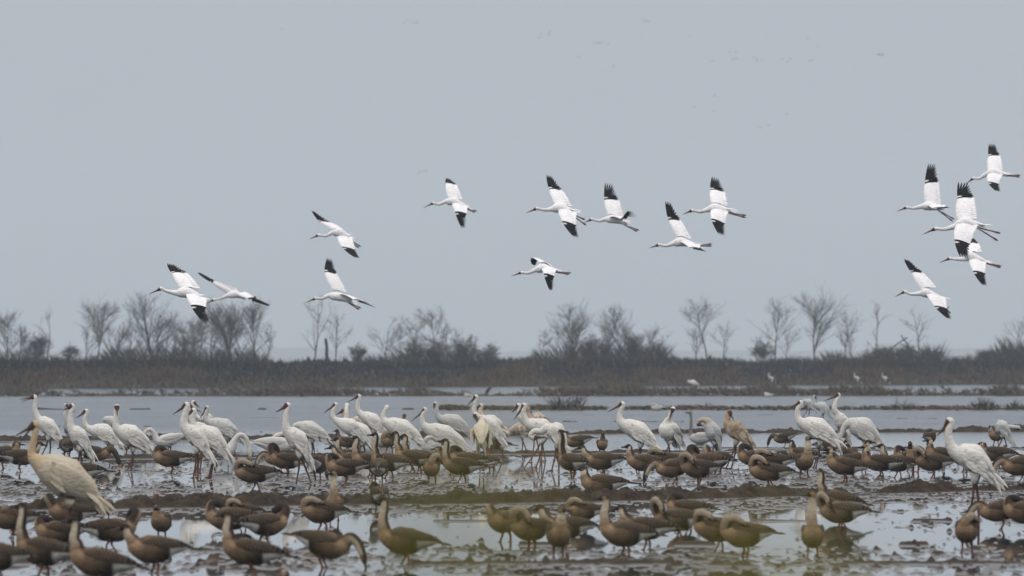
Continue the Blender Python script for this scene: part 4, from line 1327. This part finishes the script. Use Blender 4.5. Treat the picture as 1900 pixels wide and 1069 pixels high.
def build_geese():
    G = goose
    # far and middle rows
    G(6, 869, 0, 'up', 822, 'goose entering at the picture edge below the calling crane')
    G(38, 876, 0, 'low', None, 'goose with white vent, its head hidden by the large cream crane')
    G(125, 851, 70, 'up', 796, 'tan goose standing between the calling crane and the slender crane', jit=2)
    G(172, 867, 10, 'feed', None, 'dark goose stretching one black wing under the level-backed crane', kind='dark')
    G(234, 843, 200, 'rest', None, 'brown goose showing through the legs of the fluffed crane', S=.85)
    G(318, 877, 180, 'rest', None, 'sleeping goose below the grazing white swan, dark nape turned back')
    G(150, 907, 175, 'rest', None, 'goose with black and white neck peeping over the back of the cream crane')
    G(128, 889, 120, 'up', 857, 'goose mostly hidden by the cream crane, only its crown showing', S=.75)
    G(474, 912, 180, 'rest', None, 'goose looking back, alone on open mud in front of the grazing swan')
    G(533, 884, 185, 'preen', None, 'goose preening under the tall slim crane')
    G(520, 874, 180, 'feed', None, 'goose stretching its brown head to the mud behind the preening one', S=.9)
    G(590, 891, 75, 'feed', None, 'goose with pale rump turned to us, feeding beside the tall slim crane', jit=3)
    G(645, 840, 180, 'up', 797, 'dark-headed goose with orange bill in front of the fluffed preening crane', kind='dark', S=.85)
    G(652, 876, 180, 'up', 812, 'goose with pale face behind the one bowing its bill')
    G(655, 884, 180, 'low', None, 'goose bowing its bill, neck arched, over the sleeping one')
    G(641, 899, 180, 'rest', None, 'sleeping goose with a bold black nape on the front mud edge')
    G(687, 886, 170, 'up', 809, 'tall goose with black nape stripe, neck stretched before white crane plumes')
    G(722, 887, 160, 'up', 803, 'goose seen from behind with long dark neck under the ruffled crane')
    G(703, 899, 88, 'up', 844, 'goose standing tail towards us, white rump bright', jit=2)
    G(765, 878, 175, 'up', 801, 'goose with grey cheek and raised neck, front one of a close pair')
    G(778, 878, 178, 'up', 806, 'goose with tan face behind its twin of the close pair')
    G(801, 898, 265, 'rest', None, 'plump goose front on with head tucked in, standing on olive mud', jit=3)
    G(857, 895, 172, 'up', 814, 'large goose with clear brown crown, standing right of the plump front-on goose')
    G(838, 880, 150, 'up', 833, 'goose with only its dark neck showing behind the large brown-crowned goose')
    G(866, 883, 180, 'rest', None, 'goose with striped wing tips crossing behind the large brown-crowned goose')
    G(722, 840, 250, 'rest', None, 'brown goose under the belly of the ruffled crane', S=.95)
    G(916, 840, 180, 'sitrest', None, 'dark goose lying behind the legs of the striding bowed crane', kind='dark')
    G(1062, 887, 130, 'up', 797, 'goose looking over its shoulder, neck tall beside the hunched preening crane', turn=-128)
    G(1071, 839, 185, 'feed', None, 'grey goose behind the shoulder-looking goose, head out of sight', kind='dark', S=.9)
    G(1117, 841, 270, 'up', 796, 'lone goose facing us in the channel between two mud banks', kind='dark', S=.85, jit=4)
    G(1118, 884, 180, 'low', None, 'goose with bent neck and drooping black bill beside the shoulder-looking goose')
    G(1118, 917, 180, 'sit', 866, 'goose sitting on the mud bank just below the bent-necked goose')
    G(1197, 888, 180, 'up', 825, 'goose standing in shallow water under the lone crane')
    G(1236, 887, 190, 'rest', None, 'sleeping goose with pale neck behind the one feeding')
    G(1252, 898, 182, 'feed', None, 'goose feeding with its neck stretched down to the mud')
    G(1296, 900, 200, 'preen', None, 'goose scratching with one orange leg, black line on its flank')
    G(1312, 886, 170, 'preen', None, 'goose with arched neck preening behind the scratching one')
    G(1331, 880, 240, 'rest', None, 'round sleeping goose just past the arched preening one')
    G(1455, 830, 170, 'feed', None, 'dark goose grazing on the bank ahead of the crane with orange-brown bill', kind='dark', S=.8)
    G(1402, 876, 185, 'rest', None, 'sleeping goose with upright dark nape, hindmost of a trio')
    G(1436, 886, 180, 'rest', None, 'tan sleeping goose, middle one of a trio')
    G(1427, 908, 180, 'rest', None, 'broad sleeping goose nearest in the trio')
    G(1490, 872, 140, 'up', 817, 'goose with pale neck turned away beside the upright front-facing goose', jit=3)
    G(1492, 889, 285, 'up', 812, 'upright goose facing front with its bill to the side, before the curved-necked crane', jit=2, turn=70)
    G(1568, 895, 178, 'up', 830, 'goose in profile with cream foreneck below the hunched woolly crane')
    G(1536, 838, 0, 'sitrest', None, 'dark barred goose lying behind the legs of the curved-necked crane', kind='dark', S=.85)
    G(1578, 868, 100, 'up', 822, 'pale-necked goose seen from behind in front of the woolly crane', S=.9)
    G(1583, 885, 8, 'up', 817, 'goose looking the opposite way with long dark bill under the woolly crane')
    G(1634, 889, 165, 'up', 826, 'goose with solid dark nape and pale flank line, centre of the huddle', nz=0)
    G(1666, 887, 178, 'up', 824, 'small-headed goose with pale throat beside the dark-naped one', S=.95)
    G(1699, 877, 235, 'up', 819, 'goose with blackish neck standing three-quarter on')
    G(1688, 874, 200, 'rest', None, 'goose with pale breast partly behind the blackish-necked one', S=.9)
    G(1731, 887, 195, 'preen', None, 'goose twisting its neck to preen, white rump bared')
    G(1725, 831, 80, 'rest', None, 'small dark goose turned away on the far mud bank', kind='dark', S=.9)
    G(1750, 872, 175, 'up', 814, 'goose with brown crown just before the blurred walking crane')
    G(1790, 876, 170, 'up', 824, 'goose whose crown shows over the back of the blurred walking crane', S=.9)
    G(1849, 869, 178, 'up', 825, 'goose standing behind the tail of the blurred walking crane')
    G(1848, 826, 240, 'up', 790, 'small goose tucked against the hunched crane at the edge', S=.8)
    G(1896, 908, 182, 'feed', None, 'goose feeding at the picture edge behind the mud bank')
    # near rows, out of focus
    G(22, 998, 185, 'preen', None, 'dark-winged goose with looped neck behind the buff-cheeked goose')
    G(81, 1068, 178, 'up', 934, 'big goose with cream throat and white flank line near the corner')
    G(-8, 1078, 180, 'low', None, 'goose cut off by the picture edge near the corner')
    G(186, 1092, 178, 'up', 960, 'lowest big goose of the corner group, black bill pointing ahead')
    G(130, 988, 185, 'preen', None, 'pale-breasted goose behind the pink leg of the cream crane')
    G(112, 1008, 180, 'sitrest', None, 'goose lying low with a sunlit-looking buff back between two bigger geese')
    G(206, 1022, 10, 'preen', None, 'goose fanning dark wing feathers while preening behind the white-cheeked one')
    G(287, 1064, 180, 'low', None, 'goose with white cheek and tucked neck, standing beside the corner group')
    G(300, 1000, 250, 'up', 938, 'dim goose behind the white-cheeked one, face hidden', S=.85)
    G(196, 962, 100, 'up', 920, 'goose whose dark head shows past the tail of the cream crane', S=.7)
    G(428, 1000, 182, 'rest', None, 'goose with white neck crook and head drawn in, at the left of a threesome')
    G(466, 1070, 178, 'up', 950, 'dusky goose with raised head standing closest in the threesome')
    G(492, 1012, 10, 'preen', None, 'goose bending its head under its breast, ochre nape up')
    G(450, 978, 185, 'rest', None, 'goose mostly hidden behind the drawn-in one, pale neck patch', S=.8)
    G(620, 966, 268, 'up', 874, 'goose shaking its head, standing upright on the mud bank', jit=3, turn=-75)
    G(598, 986, 182, 'rest', None, 'sleeping goose with white cheek patch below the head-shaking goose')
    G(602, 1052, 0, 'feed', None, 'goose drinking with neck straight down, black stripe along it')
    G(752, 1046, 172, 'up', 922, 'single goose with one lowered wing in the middle of open shallows')
    G(704, 952, 95, 'rest', None, 'goose tail-on at the bank behind the goose with lowered wing', jit=3)
    G(938, 1006, 215, 'rest', None, 'goose with white neck crook, outer of the crossed-necks pair')
    G(986, 1024, 228, 'preen', None, 'goose crossing its dark neck over its partner')
    G(1036, 1034, 275, 'up', 940, 'rounded goose facing us with its bill turned aside', jit=2, turn=65)
    G(1050, 1018, 180, 'low', None, 'goose standing broadside behind the rounded front-facing one')
    G(1084, 978, 185, 'rest', None, 'goose showing a black and white neck behind the broadside one', S=.85)
    G(1160, 1032, 178, 'up', 919, 'alert goose with stretched pale throat, ahead of two others')
    G(1200, 1020, 180, 'low', None, 'goose with short-held neck right behind the alert one')
    G(1258, 1002, 176, 'preen', None, 'rusty-sided goose preening with raised black wing feathers')
    G(1275, 978, 180, 'rest', None, 'goose with black wing tip behind the rusty-sided one', S=.95)
    G(1334, 1022, 195, 'rest', None, 'goose with white nape laid flat back over its shoulders', nz=0)
    G(1382, 1032, 200, 'rest', None, 'headless-looking tan goose resting beside the white-naped one')
    G(1508, 1036, 268, 'up', 912, 'goose standing face on alone with dark bill turned aside', jit=2, turn=-75)
    G(1556, 962, 178, 'up', 870, 'blurred goose with long raised neck behind the face-on goose')
    G(1562, 986, 185, 'preen', None, 'goose folding its neck into its flank, white tail, on the bright water')
    G(1794, 1024, 258, 'rest', None, 'plump goose front on with black nape, standing alone by the corner', jit=2)
    G(1858, 982, 180, 'feed', None, 'goose reaching down with curved neck beside the plump front-on one')
    G(1905, 986, 180, 'rest', None, 'goose with barred wing cut by the picture edge')

def build_swans():
    G = goose
    G(312, 840, 195, 'feed', None, 'white swan with yellow bill grazing behind the sleeping goose', S=1.0, kind='swan', jit=2)
    G(402, 862, 0, 'feed', None, 'swan arching its neck down behind the cluster of cranes, yellow bill in water', S=1.12, kind='swan', jit=2)
    G(512, 842, 0, 'swimrest', None, 'swan resting on the water with pointed tail, behind the tall slim crane', S=1.25, kind='swan')
    G(662, 826, 180, 'swimrest', None, 'cream swan lying behind the dark-headed goose', S=1.1, kind='swan', tone=.9)
    G(704, 830, 0, 'swimrest', None, 'pale swan lying behind the legs of the ruffled crane', S=1.1, kind='swan')
    G(800, 853, 245, 'swimrest', None, 'sleeping swan with ochre-stained neck curled on its back', S=1.0, kind='swan', tone=.8, side=1, zoff=.08)
    G(1302, 824, 180, 'swim', 763, 'grey-necked young swan sitting behind the hunched preening crane', S=.95, kind='cygnet')
    g = 'white birds on the low dikes'
    G(1219, 762, 180, 'sitrest', None, 'little white bird asleep beside a tuft of stalks', S=.75, kind='swan', group=g)
    G(1426, 737, 180, 'sitrest', None, 'little white bird lying at the water edge of the grassy dike', S=.7, kind='swan', group=g)
    G(868, 737, 180, 'sitrest', None, 'little white bird lying beside the leaning dark post', S=.6, kind='swan', group=g)

def build_flight():
    f = flying
    f('lowest gliding crane of the first pair, both wings seen from above', (277, 545.6), (299, 535.7), (312, 541), (326.6, 543.4), (347, 543), (376, 552), (387, 596), ((335.6, 536), (369.6, 536), (318.7, 510), (345.8, 510), (310.7, 495)), ((344.7, 546), (381, 554), (352.6, 569), (380.4, 572), (375, 604)))
    f('crane gliding with thin edge-on wings right behind the lowest one', (382, 563.7), (397, 556.5), (410, 554), (421.6, 548.6), (437.5, 546), (453, 552.4), (476, 551), ((421, 545), (441, 538), (394, 526), (398, 522), (367.8, 508)), ((440, 548), (453, 542), (460, 556.5), (471, 553.5), (500.8, 572)))
    f('crane banking with its far wing swept forward, above the slim-winged one', (573.7, 444), (591, 436.6), (605, 437.7), (616, 432), (630, 431), (650, 440), (669.4, 458), ((616, 426.4), (636.6, 427), (592.5, 414), (612, 416), (578, 396)), ((625, 439), (652.4, 441), (633, 460), (657.4, 465), (658.8, 483)), fan=(.6, 1))
    f('crane gliding with one wing up and the other trailing low behind', (567, 561.7), (585.7, 553.8), (598, 554), (609.4, 548.6), (630, 551), (652.4, 560), (670, 572), ((615, 538.4), (642, 543), (601.5, 506.7), (624, 510.6), (607, 482.5)), ((627.5, 546), (650, 557.6), (654, 558), (672, 561), (695, 576.4)), fan=(1, .4))
    f('small crane gliding alone ahead of the middle flight, wing tip folded short', (785.8, 385.6), (804, 377), (815, 379), (826.6, 374), (842.4, 374), (867, 384.5), (884.7, 392), ((831, 367.5), (857, 371), (826.6, 342.6), (845.8, 345), (828.4, 334.7)), ((839, 377.7), (866, 383), (843.5, 394.7), (864.6, 398), (856, 428)), fan=(.8, .8))
    f('gliding crane whose feet touch the bill of the crane behind it', (976.4, 395), (996, 387), (1012, 389.7), (1023.4, 388), (1039, 385.6), (1067.6, 393.5), (1088, 418.4), ((1029, 380), (1059.7, 383.4), (1019, 354), (1041.5, 355.8), (1014, 330)), ((1036, 389), (1068.7, 392.4), (1042, 412.8), (1067.6, 419.6), (1064, 445)), feet2=(1086, 408))
    f('crane with bill at the feet of the one before it, near wing tip curled up', (1084, 413.5), (1098, 407), (1111.7, 410), (1123, 407), (1141, 407), (1163.8, 415), (1186, 427.5), ((1127.5, 399), (1157, 403.7), (1120.8, 373), (1146.8, 373.6), (1123, 343.8)), ((1129.8, 403.7), (1154.7, 408), (1150, 408.5), (1161, 409), (1174, 396)), fan=(1.2, .5), tips=[(1166, 391), (1170, 391.5), (1174, 393.5), (1178, 397), (1181, 401), (1184, 405.5)])
    f('low gliding crane with cupped drooping wings over the middle trees', (948.8, 512.4), (968, 506), (980.5, 506.7), (993, 501), (1007.6, 497.6), (1033.6, 502), (1059.7, 506.7), ((1001, 487.5), (1025.7, 495.4), (984, 481), (997, 486), (986, 497)), ((1006.5, 498.8), (1031.4, 500), (1008.7, 510), (1028, 514.6), (1020, 544.7)), fan=(1, .7))
    f('crane gliding below another, near wing nearly edge-on with fringed tips', (1205, 460.4), (1222.7, 454.4), (1237, 456), (1249, 451.7), (1264, 448.7), (1296.7, 457), (1321.4, 452.5), ((1255.6, 439.7), (1281.8, 444), (1240, 411), (1261.6, 411.6), (1234, 378)), ((1261.6, 449.5), (1298, 455.4), (1278, 462), (1297, 463), (1307, 472.6)), feet2=(1321, 456.5), fan=(1, .6))
    f('crane seen squarely from above, wings straight, last of the middle flight', (1266.5, 398), (1284.8, 390.6), (1299.7, 393), (1313, 389), (1328, 386), (1359.6, 393), (1385, 400), ((1319, 377.6), (1349, 383), (1317.7, 355), (1343, 359), (1320.7, 333.5)), ((1320.7, 389), (1350.6, 392), (1319, 408), (1344, 417), (1333.4, 440.5)), feet2=(1384, 404), fan=(1.2, 1.1))
    f('crane with one wing straight up and the other folded flat by its legs', (1664, 392.5), (1682.6, 385), (1695.7, 386.4), (1710, 383), (1726, 382.5), (1749.7, 387), (1771, 407), ((1716, 376), (1745, 381), (1715.5, 342.7), (1740.5, 340), (1722.7, 307.4)), ((1721, 383), (1751, 382.5), (1730, 389.5), (1754, 387), (1761.7, 392)), feet2=(1768, 411), fan=(1.2, .4))
    f('highest gliding crane of all, at the upper end of the flock', (1791.4, 342), (1806, 331), (1818, 331), (1829, 323.6), (1843.6, 319.6), (1867.4, 323.6), (1893.7, 325), ((1833, 316.5), (1860, 317), (1834, 292.6), (1854.7, 291), (1835.6, 271.5)), ((1834, 322.8), (1860, 323.6), (1832, 339.5), (1853, 343.5), (1847.5, 359.7)), feet2=(1893, 328.5), fan=(1.3, 1.1))
    f('largest flying crane, wings spread full above the one it overlaps', (1712, 435), (1736, 424.4), (1753.7, 425.3), (1771.5, 420), (1791, 412.7), (1824.5, 419), (1857, 433), ((1775, 408), (1811.8, 406.3), (1776.8, 371.3), (1806.7, 369.7), (1779, 343.5)), ((1775, 416), (1813, 417.4), (1770.6, 446.7), (1799, 454.7), (1782, 483)), feet2=(1852, 447), fan=(1.4, 1.3))
    f('crane flying half behind the black wing tip of the largest one', (1744, 487.5), (1762.6, 479.5), (1775, 481), (1791, 480.4), (1800, 475), (1830, 485.8), (1858.6, 494), ((1792.8, 471.5), (1821, 468), (1801, 455), (1815, 455), (1806, 448)), ((1798, 482), (1828.4, 485.8), (1804.4, 505), (1826.6, 508.9), (1823, 535)), feet2=(1857, 497), fan=(.5, .9))
    f('crane gliding lowest beneath the stacked flock, one wing swept back', (1660.4, 550.6), (1679, 541.4), (1691.5, 546), (1707.5, 544.4), (1718, 543.5), (1750, 555), (1764, 582), ((1709, 537), (1736, 533.7), (1691.5, 508), (1712, 509), (1678, 485)), ((1718, 546), (1751, 551.5), (1732.4, 570), (1756.4, 574.6), (1757.6, 596.5)), feet2=(1761, 572), fan=(.9, .8))

def build_far_flock():
    me = bpy.data.meshes.new('duck')
    b = MB()
    P = [(-.42, 0, .02), (-.25, 0, 0), (0, 0, -.01), (.18, 0, .01), (.34, 0, .03), (.46, 0, .03)]
    rv = [(.02, .04), (.08, .09), (.11, .11), (.07, .07), (.035, .035), (.02, .02)]
    dk = (.03, .022, .022)
    loft(b, P, rv, lambda t, c: dk, 8, 2)
    for sg in (1, -1):
        o = len(b.v)
        for i, (y, z) in enumerate(((.05, .05), (.3, .16), (.62, .12))):
            w = (.16, .14, .03)[i]
            b.v += [(w, y * sg, z), (-w, y * sg, z - .02), (0, y * sg, z + .03)]
            b.c += [dk] * 3
            if i:
                p = o + 3 * (i - 1)
                b.f += [(p, p + 3, p + 5, p + 2), (p + 2, p + 5, p + 4, p + 1), (p + 1, p + 4, p + 3, p)]
    proto = b.build('duck', M_GOOSE)
    sets = [
        ('tiny wild duck flying alone, far out over the emptiest part of the sky', 'lone far duck', [(523, 54.6)]),
        ('tiny wild duck in the short tight string far overhead', 'string of far ducks', [(748, 42.8), (755, 38.8), (763, 38.8), (768, 42.8), (773, 39.5), (775, 42.8)]),
        ('tiny wild duck in the loose foursome of larger specks', 'foursome of far ducks', [(999.6, 70), (1003.7, 63), (1020, 58), (1019, 63.5)]),
        ('tiny wild duck in the level row of four specks', 'row of far ducks', [(1102, 79), (1108.7, 79.7), (1113.8, 79.3), (1129.7, 81)]),
        ('tiny wild duck flying singly in the sky gap among the far flocks', 'single far ducks', [(1073.7, 105.5), (1138.5, 122.4), (1280.8, 66.8), (1289, 198.3), (1326, 177.7), (1325, 206), (1459.8, 211.6), (1425.6, 232.6), (1410.8, 236.7)]),
        ('faint tiny duck of the quartet above the first gliding middle crane', 'faint far quartet', [(776, 321.4), (780, 318), (785, 319.2), (790.7, 318)]),
        ('tiny wild duck of the faint trio near the top of the sky', 'faint trio of far ducks', [(1191.6, 37.7), (1198, 38.4), (1203.4, 39.9)]),
        ('tiny wild duck in the broad scattered flock high over the last middle cranes', 'scattered far flock', [(1354.5, 96), (1365.5, 97), (1360, 110.6), (1366, 109), (1317, 114.7), (1323.5, 112.9), (1398.7, 108), (1405, 109.5), (1404.6, 113), (1414, 112.9), (1452, 110), (1460.6, 115), (1466.8, 109), (1501.8, 112.9), (1507, 111.4)]),
        ('tiny wild duck of the two specks one above the other', 'two far ducks one above the other', [(1497.8, 71.6), (1515, 86)]),
        ('dark tiny duck of the close pair toward the emptier sky corner', 'close pair of far ducks', [(1630.4, 101.4), (1636.7, 102.2)]),
    ]
    first = True
    rnd = random.Random(4)
    for lab, grp, pts in sets:
        for x, y in pts:
            o = proto if first else proto.copy()
            if not first: COL.objects.link(o)
            first = False
            near = grp.startswith('close')
            o.location = at_depth(x, y, 3000 if near else rnd.uniform(3700, 4400))
            o.rotation_euler = (rnd.uniform(-.2, .2), rnd.uniform(-.1, .1), math.pi + rnd.uniform(-.4, .4))
            sc = rnd.uniform(1.3, 1.8); o.scale = (sc, sc, sc)
            tag(o, lab, 'duck', grp)

build_setting()
build_far_bank()
build_trees()
build_water_bushes()
build_haze()
build_swans()
build_cranes()
build_geese()
build_flight()
build_far_flock()
build_near_plants()
